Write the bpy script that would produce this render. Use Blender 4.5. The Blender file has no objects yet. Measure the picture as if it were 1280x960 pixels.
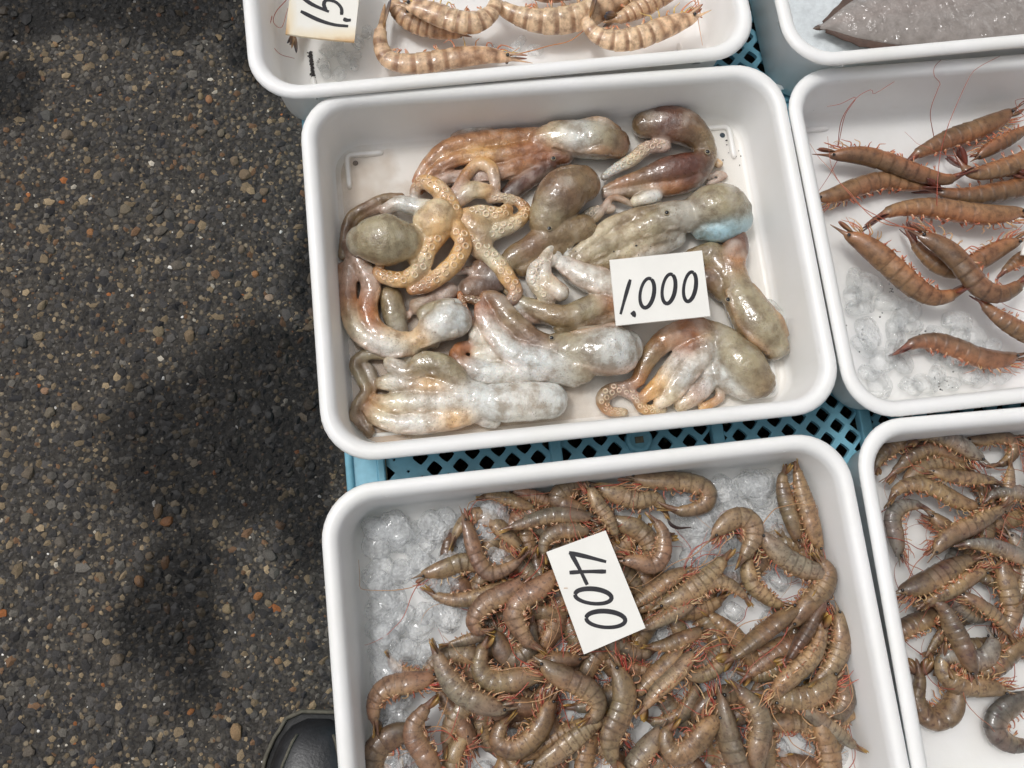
import bpy, bmesh, math, random
import numpy as np
from mathutils import Matrix, Vector, Euler, noise as mnoise

# ------------------------------------------------------------------ camera, sky, sun, exposure
sc = bpy.context.scene
COL = sc.collection
CAM_R = (0.203, -0.0603, -0.113)
CAM_P = (-0.1196, -0.2529, 0.6875)
F = 1035.0                                   # focal length in pixels of the 1280 px wide photograph
cd = bpy.data.cameras.new('camera'); cam = bpy.data.objects.new('camera', cd); COL.objects.link(cam)
cam.location = CAM_P; cam.rotation_euler = CAM_R
cd.sensor_width = 36.0; cd.lens = F / 1280.0 * 36.0; cd.clip_start = 0.01; cd.clip_end = 500
sc.camera = cam

SUN_EL, SUN_AZ = math.radians(64), math.radians(-55)      # azimuth from +Y towards +X
w = bpy.data.worlds.new('World'); sc.world = w; w.use_nodes = True
nt = w.node_tree; bg = nt.nodes['Background']
sky = nt.nodes.new('ShaderNodeTexSky'); sky.sky_type = 'NISHITA'; sky.sun_disc = False
sky.sun_elevation = SUN_EL; sky.sun_rotation = SUN_AZ
sky.air_density = 1.0; sky.dust_density = 6.0; sky.ozone_density = 1.0
hs = nt.nodes.new('ShaderNodeHueSaturation'); hs.inputs['Saturation'].default_value = 0.22
nt.links.new(sky.outputs[0], hs.inputs['Color']); nt.links.new(hs.outputs[0], bg.inputs['Color'])
bg.inputs['Strength'].default_value = 0.15
sd = bpy.data.lights.new('sun', 'SUN'); sun = bpy.data.objects.new('sun', sd); COL.objects.link(sun)
sd.energy = 1.1; sd.angle = math.radians(10); sd.color = (1.0, 0.992, 0.98)
sun.location = (-0.5, 1.0, 3.0)
_d = Vector((math.sin(SUN_AZ) * math.cos(SUN_EL), math.cos(SUN_AZ) * math.cos(SUN_EL), math.sin(SUN_EL)))
sun.rotation_euler = _d.to_track_quat('Z', 'Y').to_euler()
sc.view_settings.view_transform = 'Standard'; sc.view_settings.look = 'None'
sc.view_settings.exposure = -0.34; sc.view_settings.gamma = 1.0
sc.cycles.use_denoising = True
sc.cycles.max_bounces = 12; sc.cycles.diffuse_bounces = 8; sc.cycles.transmission_bounces = 8; sc.cycles.transparent_max_bounces = 32
sc.cycles.caustics_reflective = False; sc.cycles.caustics_refractive = False

# ------------------------------------------------------------------ helpers
rng = random.Random(7); nr = np.random.RandomState(7)
RM = np.array(Euler(CAM_R, 'XYZ').to_matrix()); CP = np.array(CAM_P)

def ray(u, v):
    return RM @ np.array([(u - 640) / F, -(v - 480) / F, -1.0])
def P(u, v, z):
    d = ray(u, v); t = (z - CP[2]) / d[2]
    return CP + t * d
def Ppl(u, v, p0, n):
    d = ray(u, v); t = np.dot(p0 - CP, n) / np.dot(d, n)
    return CP + t * d
def pxm(z): return F / (CP[2] - z)           # pixels per metre at height z

def lin(c, s=1.0):
    c = [x / 255.0 for x in c]
    return tuple(s * (x / 12.92 if x <= .04045 else ((x + .055) / 1.055) ** 2.4) for x in c) + (1.0,)
def lerp(a, b, t): return a + (b - a) * t
def nrm(v):
    return v / (np.linalg.norm(v) + 1e-12)

def tag(o, label=None, cat=None, group=None, kind=None):
    if label: o['label'] = label
    if cat: o['category'] = cat
    if group: o['group'] = group
    if kind: o['kind'] = kind
    return o

def empty(name, loc=(0, 0, 0), rz=0.0):
    o = bpy.data.objects.new(name, None); COL.objects.link(o)
    o.location = loc; o.rotation_euler = (0, 0, rz); o.empty_display_size = .02
    return o

def mkmesh(name, V, Fc, mat=None, cols=None, smooth=True):
    me = bpy.data.meshes.new(name)
    me.from_pydata([tuple(map(float, v)) for v in V], [], [tuple(map(int, f)) for f in Fc])
    if not smooth: me.polygons.foreach_set('use_smooth', [False] * len(me.polygons))
    if cols is not None:
        a = me.color_attributes.new('Col', 'FLOAT_COLOR', 'POINT')
        a.data.foreach_set('color', np.asarray(cols, dtype=np.float32).ravel())
    if smooth: me.polygons.foreach_set('use_smooth', [True] * len(me.polygons))
    if mat: me.materials.append(mat)
    me.update()
    return me

def mkobj(name, me, parent=None, loc=None):
    o = bpy.data.objects.new(name, me); COL.objects.link(o)
    if parent is not None: o.parent = parent
    if loc is not None: o.location = loc
    return o

class MB:                                    # mesh collector
    def __init__(s): s.V = []; s.F = []; s.C = []
    def add(s, V, Fc, C=None):
        n = len(s.V); s.V += [tuple(v) for v in V]; s.F += [tuple(i + n for i in f) for f in Fc]
        if C is None: C = [(1, 1, 1, 1)] * len(V)
        elif len(C) == 4 and not hasattr(C[0], '__len__'): C = [C] * len(V)
        s.C += [tuple(c) for c in C]
    def obj(s, name, mat, parent=None, off=(0, 0, 0), smooth=True):
        off = np.array(off)
        V = np.array(s.V) - off if len(s.V) else s.V
        return mkobj(name, mkmesh(name, V, s.F, mat, s.C, smooth), parent)
    def box(s, c, h, C=None, bev=0.0):
        x, y, z = h; V = []; q = bev
        for sz in (-1, 1):
            for (sx, sy) in ((-1, -1), (1, -1), (1, 1), (-1, 1)):
                V.append((c[0] + sx * x, c[1] + sy * y, c[2] + sz * (z - q)))
        if q:
            for (sx, sy) in ((-1, -1), (1, -1), (1, 1), (-1, 1)):
                V.append((c[0] + sx * (x - q), c[1] + sy * (y - q), c[2] + z))
            s.add(V, [(3, 2, 1, 0), (0, 1, 5, 4), (1, 2, 6, 5), (2, 3, 7, 6), (3, 0, 4, 7), (4, 5, 9, 8), (5, 6, 10, 9), (6, 7, 11, 10), (7, 4, 8, 11), (8, 9, 10, 11)], C)
        else:
            s.add(V, [(3, 2, 1, 0), (4, 5, 6, 7), (0, 1, 5, 4), (1, 2, 6, 5), (2, 3, 7, 6), (3, 0, 4, 7)], C)

def catmull(pts, n):
    pts = np.array(pts, float)
    if len(pts) == 2: pts = np.array([pts[0], (pts[0] + pts[1]) / 2, pts[1]])
    q = np.vstack([2 * pts[0] - pts[1], pts, 2 * pts[-1] - pts[-2]])
    out = []
    for i in range(1, len(q) - 2):
        for t in np.linspace(0, 1, 12, endpoint=False):
            a, b, c, d = q[i - 1], q[i], q[i + 1], q[i + 2]
            out.append(.5 * (2 * b + (c - a) * t + (2 * a - 5 * b + 4 * c - d) * t * t + (3 * b - a - 3 * c + d) * t ** 3))
    out.append(q[-2]); out = np.array(out)
    L = np.r_[0, np.cumsum(np.linalg.norm(np.diff(out[:, :3], axis=0), axis=1))]
    s = np.linspace(0, L[-1], n)
    return np.stack([np.interp(s, L, out[:, k]) for k in range(out.shape[1])], 1), L[-1]

def tube(mb, C, r, C4, m=6, flat=1.0, cap=False):
    """sweep rings of radius r[i] along centres C"""
    C = np.asarray(C, float); n = len(C)
    r = np.full(n, r) if np.isscalar(r) else np.asarray(r)
    T = np.gradient(C, axis=0); T /= np.linalg.norm(T, axis=1)[:, None] + 1e-12
    V = []; cols = []
    if C4 is not None and not hasattr(C4[0], '__len__'): C4 = [C4] * n
    for i in range(n):
        t = T[i]; up = np.array([0, 0, 1.0])
        if abs(t[2]) > .95: up = np.array([0, 1.0, 0])
        side = nrm(np.cross(up, t)); u2 = np.cross(t, side)
        for k in range(m):
            a = 2 * math.pi * k / m
            V.append(C[i] + r[i] * (math.cos(a) * side + flat * math.sin(a) * u2)); cols.append(C4[i])
    Fc = []
    for i in range(n - 1):
        for k in range(m):
            k2 = (k + 1) % m
            Fc.append((i * m + k, i * m + k2, (i + 1) * m + k2, (i + 1) * m + k))
    Fc.append(tuple(range(m - 1, -1, -1))); Fc.append(tuple((n - 1) * m + k for k in range(m)))
    mb.add(V, Fc, cols)

def ico(sub):
    bm = bmesh.new(); bmesh.ops.create_icosphere(bm, subdivisions=sub, radius=1)
    V = np.array([v.co[:] for v in bm.verts]); Fc = [tuple(v.index for v in f.verts) for f in bm.faces]; bm.free()
    return V, Fc
ICO1, ICO2, ICO3, ICO4 = ico(1), ico(2), ico(3), ico(4)

# ------------------------------------------------------------------ materials
class NT:
    def __init__(s, name):
        s.m = bpy.data.materials.new(name); s.m.use_nodes = True; s.t = s.m.node_tree
        s.b = s.t.nodes['Principled BSDF']; s.out = s.t.nodes['Material Output']
    def n(s, ty, **kw):
        o = s.t.nodes.new(ty)
        for k, v in kw.items(): setattr(o, k, v)
        return o
    def l(s, a, b): s.t.links.new(a, b)
    def set(s, **kw):
        for k, v in kw.items(): s.b.inputs[k.replace('_', ' ')].default_value = v
    def coord(s, kind='Object'): return s.n('ShaderNodeTexCoord').outputs[kind]
    def pos(s): return s.n('ShaderNodeNewGeometry').outputs['Position']
    def noise(s, vec, scale, detail=4, rough=.55):
        o = s.n('ShaderNodeTexNoise'); o.inputs['Scale'].default_value = scale; o.inputs['Detail'].default_value = detail
        o.inputs['Roughness'].default_value = rough; s.l(vec, o.inputs['Vector']); return o.outputs['Fac']
    def ramp(s, fac, stops):
        o = s.n('ShaderNodeValToRGB'); e = o.color_ramp.elements
        while len(e) < len(stops): e.new(.5)
        for q, (p, c) in zip(e, stops): q.position = p; q.color = c if len(c) == 4 else tuple(c) + (1,)
        s.l(fac, o.inputs[0]); return o.outputs[0]
    def mix(s, a, b, fac, mode='MIX'):
        o = s.n('ShaderNodeMix', data_type='RGBA', blend_type=mode)
        for sock, v in ((o.inputs[6], a), (o.inputs[7], b), (o.inputs[0], fac)):
            if hasattr(v, 'default_value') or hasattr(v, 'is_linked'): s.l(v, sock)
            else: sock.default_value = v
        return o.outputs[2]
    def math(s, op, a, b=0.0, clamp=False):
        o = s.n('ShaderNodeMath', operation=op, use_clamp=clamp)
        for sock, v in ((o.inputs[0], a), (o.inputs[1], b)):
            if hasattr(v, 'is_linked'): s.l(v, sock)
            else: sock.default_value = v
        return o.outputs[0]
    def bump(s, h, strength, dist):
        o = s.n('ShaderNodeBump'); o.inputs['Strength'].default_value = strength; o.inputs['Distance'].default_value = dist
        s.l(h, o.inputs['Height']); s.l(o.outputs[0], s.b.inputs['Normal']); return o
G4 = lambda v: (v, v, v, 1)

def mat_tray():
    k = NT('tray_plastic'); p = k.pos()
    a = k.noise(p, 9, 5); c = k.ramp(a, [(.3, lin((230, 229, 224))), (.6, lin((237, 236, 234)))])
    sc1 = k.noise(p, 260, 3, .7); sp = k.ramp(sc1, [(.735, G4(0)), (.775, G4(1))])
    msk = k.ramp(k.noise(p, 14, 3), [(.5, G4(0)), (.62, G4(1))])
    f = k.math('MULTIPLY', k.math('MULTIPLY', sp, msk), .55)
    c = k.mix(c, lin((96, 92, 84)), f)
    k.l(c, k.b.inputs['Base Color'])
    rr = k.ramp(k.noise(p, 60, 4), [(.3, G4(.3)), (.7, G4(.48))]); k.l(rr, k.b.inputs['Roughness'])
    k.set(Subsurface_Weight=.5, Subsurface_Scale=.006)
    k.b.inputs['Subsurface Radius'].default_value = (1, .97, .92)
    k.bump(k.noise(p, 220, 3), .12, .001)
    return k.m

def mat_flesh():
    k = NT('octopus_skin'); p = k.coord()
    at = k.n('ShaderNodeAttribute', attribute_name='Col').outputs['Color']
    m1 = k.ramp(k.noise(p, 70, 5, .6), [(.36, (.42, .33, .24)), (.55, (1, 1, 1)), (.75, (1.15, 1.12, 1.08))])
    c = k.mix(at, m1, .75, 'MULTIPLY')
    sp = k.ramp(k.noise(p, 620, 2, .5), [(.60, G4(0)), (.68, G4(1))])
    pm = k.ramp(k.noise(p, 40, 2), [(.42, G4(0)), (.6, G4(1))])
    c = k.mix(c, lin((84, 58, 38)), k.math('MULTIPLY', k.math('MULTIPLY', sp, pm), .5))
    wp = k.ramp(k.noise(p, 33, 2), [(.58, G4(0)), (.72, G4(1))])
    c = k.mix(c, lin((214, 208, 196)), k.math('MULTIPLY', wp, .35))
    k.l(c, k.b.inputs['Base Color'])
    rr = k.ramp(k.noise(p, 120, 3), [(.3, G4(.24)), (.7, G4(.42))]); k.l(rr, k.b.inputs['Roughness'])
    k.set(Subsurface_Weight=.25, Subsurface_Scale=.004, Coat_Weight=1.0, Coat_Roughness=.03)
    k.b.inputs['Specular IOR Level'].default_value = .55
    k.b.inputs['Subsurface Radius'].default_value = (1, .55, .35)
    h = k.math('ADD', k.math('MULTIPLY', k.noise(p, 170, 5, .6), 1.3), k.math('MULTIPLY', k.noise(p, 800, 2), .55))
    vg = k.n('ShaderNodeTexVoronoi'); vg.inputs['Scale'].default_value = 950; k.l(p, vg.inputs['Vector'])
    h = k.math('ADD', h, k.math('MULTIPLY', vg.outputs['Distance'], -.45)); k.bump(h, .55, .0014); g2 = k.n('ShaderNodeBump'); g2.inputs['Strength'].default_value = .35; g2.inputs['Distance'].default_value = .0009
    k.l(k.noise(p, 330, 2, .5), g2.inputs['Height']); k.l(g2.outputs[0], k.b.inputs['Coat Normal'])
    return k.m

def mat_shell(name, spot, spotamt, rough=(.34, .55), spotscale=260):
    k = NT(name); p = k.coord()
    at = k.n('ShaderNodeAttribute', attribute_name='Col').outputs['Color']
    m1 = k.ramp(k.noise(p, 150, 4, .6), [(.32, (.42, .36, .32)), (.5, (.92, .9, .88)), (.72, (1.25, 1.22, 1.15))])
    c = k.mix(at, m1, .85, 'MULTIPLY')
    sp = k.ramp(k.noise(p, spotscale, 3, .6), [(.56, G4(0)), (.64, G4(1))])
    c = k.mix(c, spot, k.math('MULTIPLY', sp, spotamt))
    k.l(c, k.b.inputs['Base Color'])
    rr = k.ramp(k.noise(p, 200, 3), [(.3, G4(rough[0])), (.7, G4(rough[1]))]); k.l(rr, k.b.inputs['Roughness'])
    k.set(Subsurface_Weight=.2, Subsurface_Scale=.003, Coat_Weight=.55, Coat_Roughness=.06)
    k.b.inputs['Subsurface Radius'].default_value = (1, .6, .4)
    k.bump(k.math('ADD', k.noise(p, 700, 3), k.noise(p, 260, 3)), .4, .0009); g2 = k.n('ShaderNodeBump'); g2.inputs['Strength'].default_value = .3; g2.inputs['Distance'].default_value = .0006
    k.l(k.noise(p, 420, 2), g2.inputs['Height']); k.l(g2.outputs[0], k.b.inputs['Coat Normal'])
    return k.m

def mat_attr(name, rough=.35, coat=0.0, sss=0.0, bump=None):
    k = NT(name); p = k.coord()
    at = k.n('ShaderNodeAttribute', attribute_name='Col').outputs['Color']
    m1 = k.ramp(k.noise(p, 90, 4), [(.3, G4(.75)), (.7, G4(1.1))])
    k.l(k.mix(at, m1, 1.0, 'MULTIPLY'), k.b.inputs['Base Color'])
    k.set(Roughness=rough, Coat_Weight=coat, Subsurface_Weight=sss, Subsurface_Scale=.002)
    if bump: k.bump(k.noise(p, bump[0], 3), bump[1], .001)
    return k.m

def mat_plain(name, col, rough=.4, var=.12, scale=60, bump=None, coat=0.0):
    k = NT(name); p = k.pos()
    m1 = k.ramp(k.noise(p, scale, 5, .6), [(.25, G4(1 - var * 2)), (.75, G4(1 + var))])
    k.l(k.mix(col, m1, 1.0, 'MULTIPLY'), k.b.inputs['Base Color'])
    k.set(Roughness=rough, Coat_Weight=coat)
    if bump: k.bump(k.noise(p, bump[0], 4), bump[1], .001)
    return k.m

def mat_ice(name, white):
    """cloudy melting ice: a clear part with a fresnel gloss, mixed with milky patches"""
    k = NT(name); p = k.coord('Object')
    inf = k.n('ShaderNodeObjectInfo').outputs['Random']
    ad = k.n('ShaderNodeVectorMath', operation='ADD'); k.l(p, ad.inputs[0]); k.l(k.math('MULTIPLY', inf, 37.0), ad.inputs[1])
    p = ad.outputs[0]
    k.set(Base_Color=(.90, .915, .92, 1), Roughness=.3, Coat_Weight=.8, Coat_Roughness=.05)
    h = k.math('ADD', k.noise(p, 2.2, 4), k.math('MULTIPLY', k.noise(p, 8, 3), .25)); bp = k.bump(h, .55, .2)
    tr = k.n('ShaderNodeBsdfTransparent'); tr.inputs[0].default_value = (.985, .99, .99, 1)
    gl = k.n('ShaderNodeBsdfGlossy'); gl.inputs['Roughness'].default_value = .05; k.l(bp.outputs[0], gl.inputs['Normal'])
    fr = k.n('ShaderNodeFresnel'); fr.inputs['IOR'].default_value = 1.33; k.l(bp.outputs[0], fr.inputs['Normal'])
    front = k.math('SUBTRACT', 1.0, k.n('ShaderNodeNewGeometry').outputs['Backfacing'])
    m1 = k.n('ShaderNodeMixShader'); k.l(k.math('MULTIPLY', fr.outputs[0], front), m1.inputs[0]); k.l(tr.outputs[0], m1.inputs[1]); k.l(gl.outputs[0], m1.inputs[2])
    mx = k.n('ShaderNodeMixShader')
    f = k.ramp(k.noise(p, 1.2, 4, .6), [(.34, G4(white * .3)), (.68, G4(min(.9, white * 1.6)))])
    k.l(k.math('MULTIPLY', f, front), mx.inputs[0]); k.l(m1.outputs[0], mx.inputs[1]); k.l(k.b.outputs[0], mx.inputs[2]); k.l(mx.outputs[0], k.out.inputs['Surface'])
    return k.m

GZ = -0.245                                  # level of the road surface
STAINS_SHADE = [((285, 545), 175, 120), ((225, 755), 62, 120), ((350, 480), 95, 90), ((110, 5), 260, 62), ((10, 120), 40, 60), ((330, 60), 50, 60), ((395, 330), 55, 90), ((390, 610), 50, 130)]  # damp patches; those along the trays' left edges paint in occlusion shade
def damp_shade_mask(k):
    """damp patches plus painted shade beside the trays, with soft uneven edges, laid out in metres on the road"""
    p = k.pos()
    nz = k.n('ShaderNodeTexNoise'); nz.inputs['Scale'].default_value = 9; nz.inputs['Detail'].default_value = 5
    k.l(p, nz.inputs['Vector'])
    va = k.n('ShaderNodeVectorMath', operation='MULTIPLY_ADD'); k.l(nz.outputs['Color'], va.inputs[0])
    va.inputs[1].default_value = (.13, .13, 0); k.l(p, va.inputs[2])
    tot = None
    for (c, rx, ry) in STAINS_SHADE:
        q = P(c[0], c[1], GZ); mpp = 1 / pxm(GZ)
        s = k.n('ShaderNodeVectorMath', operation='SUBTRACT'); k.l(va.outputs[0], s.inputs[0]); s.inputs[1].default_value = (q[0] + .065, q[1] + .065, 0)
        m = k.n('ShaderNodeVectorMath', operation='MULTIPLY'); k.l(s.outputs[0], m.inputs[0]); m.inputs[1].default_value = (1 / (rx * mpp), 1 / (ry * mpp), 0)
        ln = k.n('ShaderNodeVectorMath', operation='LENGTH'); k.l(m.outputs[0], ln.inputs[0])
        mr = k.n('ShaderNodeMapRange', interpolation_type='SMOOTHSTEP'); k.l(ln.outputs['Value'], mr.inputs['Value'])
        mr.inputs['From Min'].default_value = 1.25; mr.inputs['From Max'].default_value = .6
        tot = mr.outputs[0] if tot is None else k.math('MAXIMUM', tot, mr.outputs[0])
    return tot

def mat_ground():
    k = NT('asphalt'); p = k.pos()
    v = k.n('ShaderNodeTexVoronoi'); v.inputs['Scale'].default_value = 150; k.l(p, v.inputs['Vector'])
    c1 = k.ramp(k.noise(p, 300, 4), [(.3, lin((42, 40, 38))), (.7, lin((78, 74, 69)))])
    hv = k.n('ShaderNodeSeparateColor'); k.l(v.outputs['Color'], hv.inputs[0])
    c2 = k.ramp(hv.outputs[0], [(0, lin((60, 58, 56))), (.6, lin((84, 80, 74))), (.85, lin((112, 100, 84))), (1, lin((140, 128, 108)))])
    f = k.ramp(v.outputs['Distance'], [(.3, G4(1)), (.5, G4(0))])
    c = k.mix(c1, c2, f)
    wm = damp_shade_mask(k)
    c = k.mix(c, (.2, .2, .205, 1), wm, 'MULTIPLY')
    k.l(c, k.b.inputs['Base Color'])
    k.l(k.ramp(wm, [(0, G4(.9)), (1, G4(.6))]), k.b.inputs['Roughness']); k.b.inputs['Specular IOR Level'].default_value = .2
    h = k.math('ADD', k.math('MULTIPLY', v.outputs['Distance'], -1.0), k.math('MULTIPLY', k.noise(p, 700, 4), .5))
    k.bump(h, .8, .003)
    return k.m

def mat_stone(name, attr):
    k = NT(name); p = k.pos()
    if attr:
        c = k.n('ShaderNodeAttribute', attribute_name='Col').outputs['Color']
    else:
        r = k.n('ShaderNodeObjectInfo').outputs['Random']
        c = k.ramp(r, [(0, lin((66, 66, 66))), (.3, lin((92, 88, 82))), (.5, lin((122, 104, 82))), (.68, lin((84, 84, 82))), (.85, lin((134, 118, 92))), (.95, lin((150, 98, 58))), (1, lin((150, 140, 125)))])
    c = k.mix(c, k.ramp(k.noise(p, 900, 4, .65), [(.3, G4(.62)), (.7, G4(1.2))]), 1.0, 'MULTIPLY')
    wm = damp_shade_mask(k)
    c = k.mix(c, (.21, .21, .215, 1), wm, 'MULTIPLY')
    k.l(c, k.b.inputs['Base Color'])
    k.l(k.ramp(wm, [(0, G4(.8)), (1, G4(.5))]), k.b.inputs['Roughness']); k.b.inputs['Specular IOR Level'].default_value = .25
    k.bump(k.noise(p, 1500, 3), .5, .0006)
    return k.m

M = {}
M['tray'] = mat_tray(); M['flesh'] = mat_flesh()
M['shell_grey'] = mat_shell('prawn_shell', lin((78, 52, 42)), .62, spotscale=330)
M['shell_brown'] = mat_shell('prawn_shell_brown', lin((104, 66, 40)), .18)
M['shell_mottled'] = mat_shell('prawn_shell_mottled', lin((70, 42, 38)), .68, spotscale=170)
M['shell_tiger'] = mat_shell('prawn_shell_striped', lin((120, 76, 46)), .2)
M['limb'] = mat_attr('prawn_limb', .3, .2, .1)
M['eye'] = mat_plain('eye_black', (.012, .010, .010, 1), .12, .1, 300, coat=.6)
M['sucker'] = mat_attr('sucker_skin', .2, .5, .2)
M['ice'] = mat_ice('ice', .36); M['ice_clear'] = mat_ice('ice_clear', .20); M['ice_white'] = mat_ice('ice_white', .55)
M['crate'] = mat_plain('crate_plastic', lin((132, 190, 210)), .42, .16, 30, (300, .15))
M['crate_dirt'] = mat_plain('crate_dirt', lin((128, 118, 98)), .8, .3, 200)
M['card'] = mat_plain('card_board', lin((233, 231, 224)), .35, .025, 40, (200, .05), .15)
M['ink'] = mat_plain('marker_ink', (.016, .015, .02, 1), .35, .3, 200)
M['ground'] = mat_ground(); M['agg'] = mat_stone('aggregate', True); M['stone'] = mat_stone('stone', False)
M['hole'] = mat_plain('hole_dark', lin((48, 66, 80)), .6)
M['grit'] = mat_plain('black_grit', lin((40, 36, 36)), .6, .3, 400)

def mat_card_old():
    k = NT('card_stained'); g = k.coord('Generated')
    s = k.n('ShaderNodeSeparateXYZ'); k.l(g, s.inputs[0])
    def edge(o):
        a = k.math('ABSOLUTE', k.math('SUBTRACT', o, .5)); return a
    e = k.math('MAXIMUM', edge(s.outputs[0]), edge(s.outputs[1]))
    e = k.math('ADD', e, k.math('MULTIPLY', k.math('SUBTRACT', k.noise(g, 6, 4), .5), .08))
    c = k.ramp(e, [(.34, lin((232, 229, 220))), (.44, lin((228, 214, 186))), (.5, lin((196, 156, 104)))])
    k.l(c, k.b.inputs['Base Color']); k.set(Roughness=.35, Coat_Weight=.15)
    return k.m
M['card_old'] = mat_card_old()

def mat_liquid():
    k = NT('murky_water')
    k.set(Base_Color=lin((196, 172, 146)), Roughness=.04, Coat_Weight=.6)
    tr = k.n('ShaderNodeBsdfTransparent'); tr.inputs[0].default_value = (.99, .985, .975, 1)
    mx = k.n('ShaderNodeMixShader'); p = k.pos()
    s = k.n('ShaderNodeSeparateXYZ'); k.l(p, s.inputs[0])
    g = k.math('ADD', k.math('MULTIPLY', s.outputs[0], -1.1), k.math('MULTIPLY', s.outputs[1], -.9))     # murkier towards one corner
    f = k.ramp(k.math('ADD', k.math('ADD', g, .42), k.math('MULTIPLY', k.math('SUBTRACT', k.noise(p, 24, 4), .5), .5)), [(.47, G4(.02)), (.80, G4(.62))])
    k.l(f, mx.inputs[0]); k.l(tr.outputs[0], mx.inputs[1]); k.l(k.b.outputs[0], mx.inputs[2]); k.l(mx.outputs[0], k.out.inputs['Surface'])
    return k.m
M['liquid'] = mat_liquid()

# ------------------------------------------------------------------ ground
def build_ground():
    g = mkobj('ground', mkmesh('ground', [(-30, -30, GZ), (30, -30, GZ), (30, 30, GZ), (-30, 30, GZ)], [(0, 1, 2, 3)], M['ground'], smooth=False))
    tag(g, 'coarse dark asphalt with exposed stones, damp patches and painted shade by the trays', 'asphalt', kind='structure')
    pal = [((58, 56, 55), 30), ((74, 71, 68), 28), ((90, 86, 80), 16), ((48, 47, 48), 16), ((112, 98, 78), 10), ((132, 116, 92), 6), ((104, 80, 60), 5), ((140, 88, 52), .7), ((168, 160, 146), 2.4), ((205, 202, 196), .7)]
    pc = np.array([lin(c) for c, _ in pal]); pw = np.array([q for _, q in pal], float); pw /= pw.sum()
    V0, F0 = ICO1; F0 = np.array(F0)
    step = .0050
    xs = np.arange(-.92, -.12, step); ys = np.arange(-.80, .86, step)
    gx, gy = np.meshgrid(xs, ys); n = gx.size
    px = gx.ravel() + nr.uniform(-.5, .5, n) * step; py = gy.ravel() + nr.uniform(-.5, .5, n) * step
    r = np.clip(np.exp(nr.normal(math.log(.0024), .52, n)), .0009, .0068)
    ci = nr.choice(len(pal), n, p=pw)
    r = np.where(ci >= 8, r * .62, r)
    cc = pc[ci] * nr.uniform(.85, 1.6, n)[:, None]; cc[:, 3] = 1
    sx = r * nr.uniform(.75, 1.3, n); sy = r * nr.uniform(.6, 1.05, n); sz = r * nr.uniform(.4, .75, n)
    a = nr.uniform(0, 6.28, n)
    Vj = V0[None] * (1 + nr.uniform(-.28, .28, (n, len(V0), 1)))
    X = Vj[:, :, 0] * sx[:, None]; Y = Vj[:, :, 1] * sy[:, None]; Z = Vj[:, :, 2] * sz[:, None]
    VX = X * np.cos(a)[:, None] - Y * np.sin(a)[:, None] + px[:, None]
    VY = X * np.sin(a)[:, None] + Y * np.cos(a)[:, None] + py[:, None]
    VZ = Z + GZ - sz[:, None] * nr.uniform(.1, .75, n)[:, None]
    V = np.stack([VX, VY, VZ], 2).reshape(-1, 3)
    Fc = (F0[None] + (np.arange(n) * len(V0))[:, None, None]).reshape(-1, 3)
    me = bpy.data.meshes.new('aggregate')
    me.vertices.add(len(V)); me.vertices.foreach_set('co', V.astype(np.float32).ravel())
    me.loops.add(Fc.size); me.loops.foreach_set('vertex_index', Fc.astype(np.int32).ravel())
    me.polygons.add(len(Fc)); me.polygons.foreach_set('loop_start', np.arange(0, Fc.size, 3, dtype=np.int32)); me.polygons.foreach_set('loop_total', np.full(len(Fc), 3, np.int32))
    at = me.color_attributes.new('Col', 'FLOAT_COLOR', 'POINT'); at.data.foreach_set('color', np.repeat(cc, len(V0), 0).astype(np.float32).ravel())
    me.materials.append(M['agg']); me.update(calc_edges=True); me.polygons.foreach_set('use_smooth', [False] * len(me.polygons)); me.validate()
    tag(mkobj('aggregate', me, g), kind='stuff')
    # single stones large enough to pick out
    base = []
    V2, F2 = ICO2
    for i in range(7):
        rr = random.Random(40 + i)
        d = [Vector((rr.gauss(0, 1), rr.gauss(0, 1), rr.gauss(0, 1))).normalized() for _ in range(9)]
        Vs = []
        for v in V2:
            q = np.array(v)
            for dd in d:                                       # chip flat facets
                h = q @ np.array(dd); lim = .62 + .2 * rr.random() * 0 + .12
                if h > lim: q = q - (h - lim) * np.array(dd)
            Vs.append(q)
        base.append(mkmesh('stone', Vs, F2, M['stone'], smooth=False))
    rs = random.Random(11)
    for i in range(190):
        u, v = rs.uniform(-30, 430), rs.uniform(-20, 980)
        q = P(u, v, GZ)
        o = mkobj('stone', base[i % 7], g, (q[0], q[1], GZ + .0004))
        s = rs.choice([.0048, .0055, .006, .007, .0085]); o.scale = (s * rs.uniform(.8, 1.25), s * rs.uniform(.65, 1), s * .55)
        o.rotation_euler = (rs.uniform(-.2, .2), rs.uniform(-.2, .2), rs.uniform(0, 6.28))
build_ground()

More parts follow.
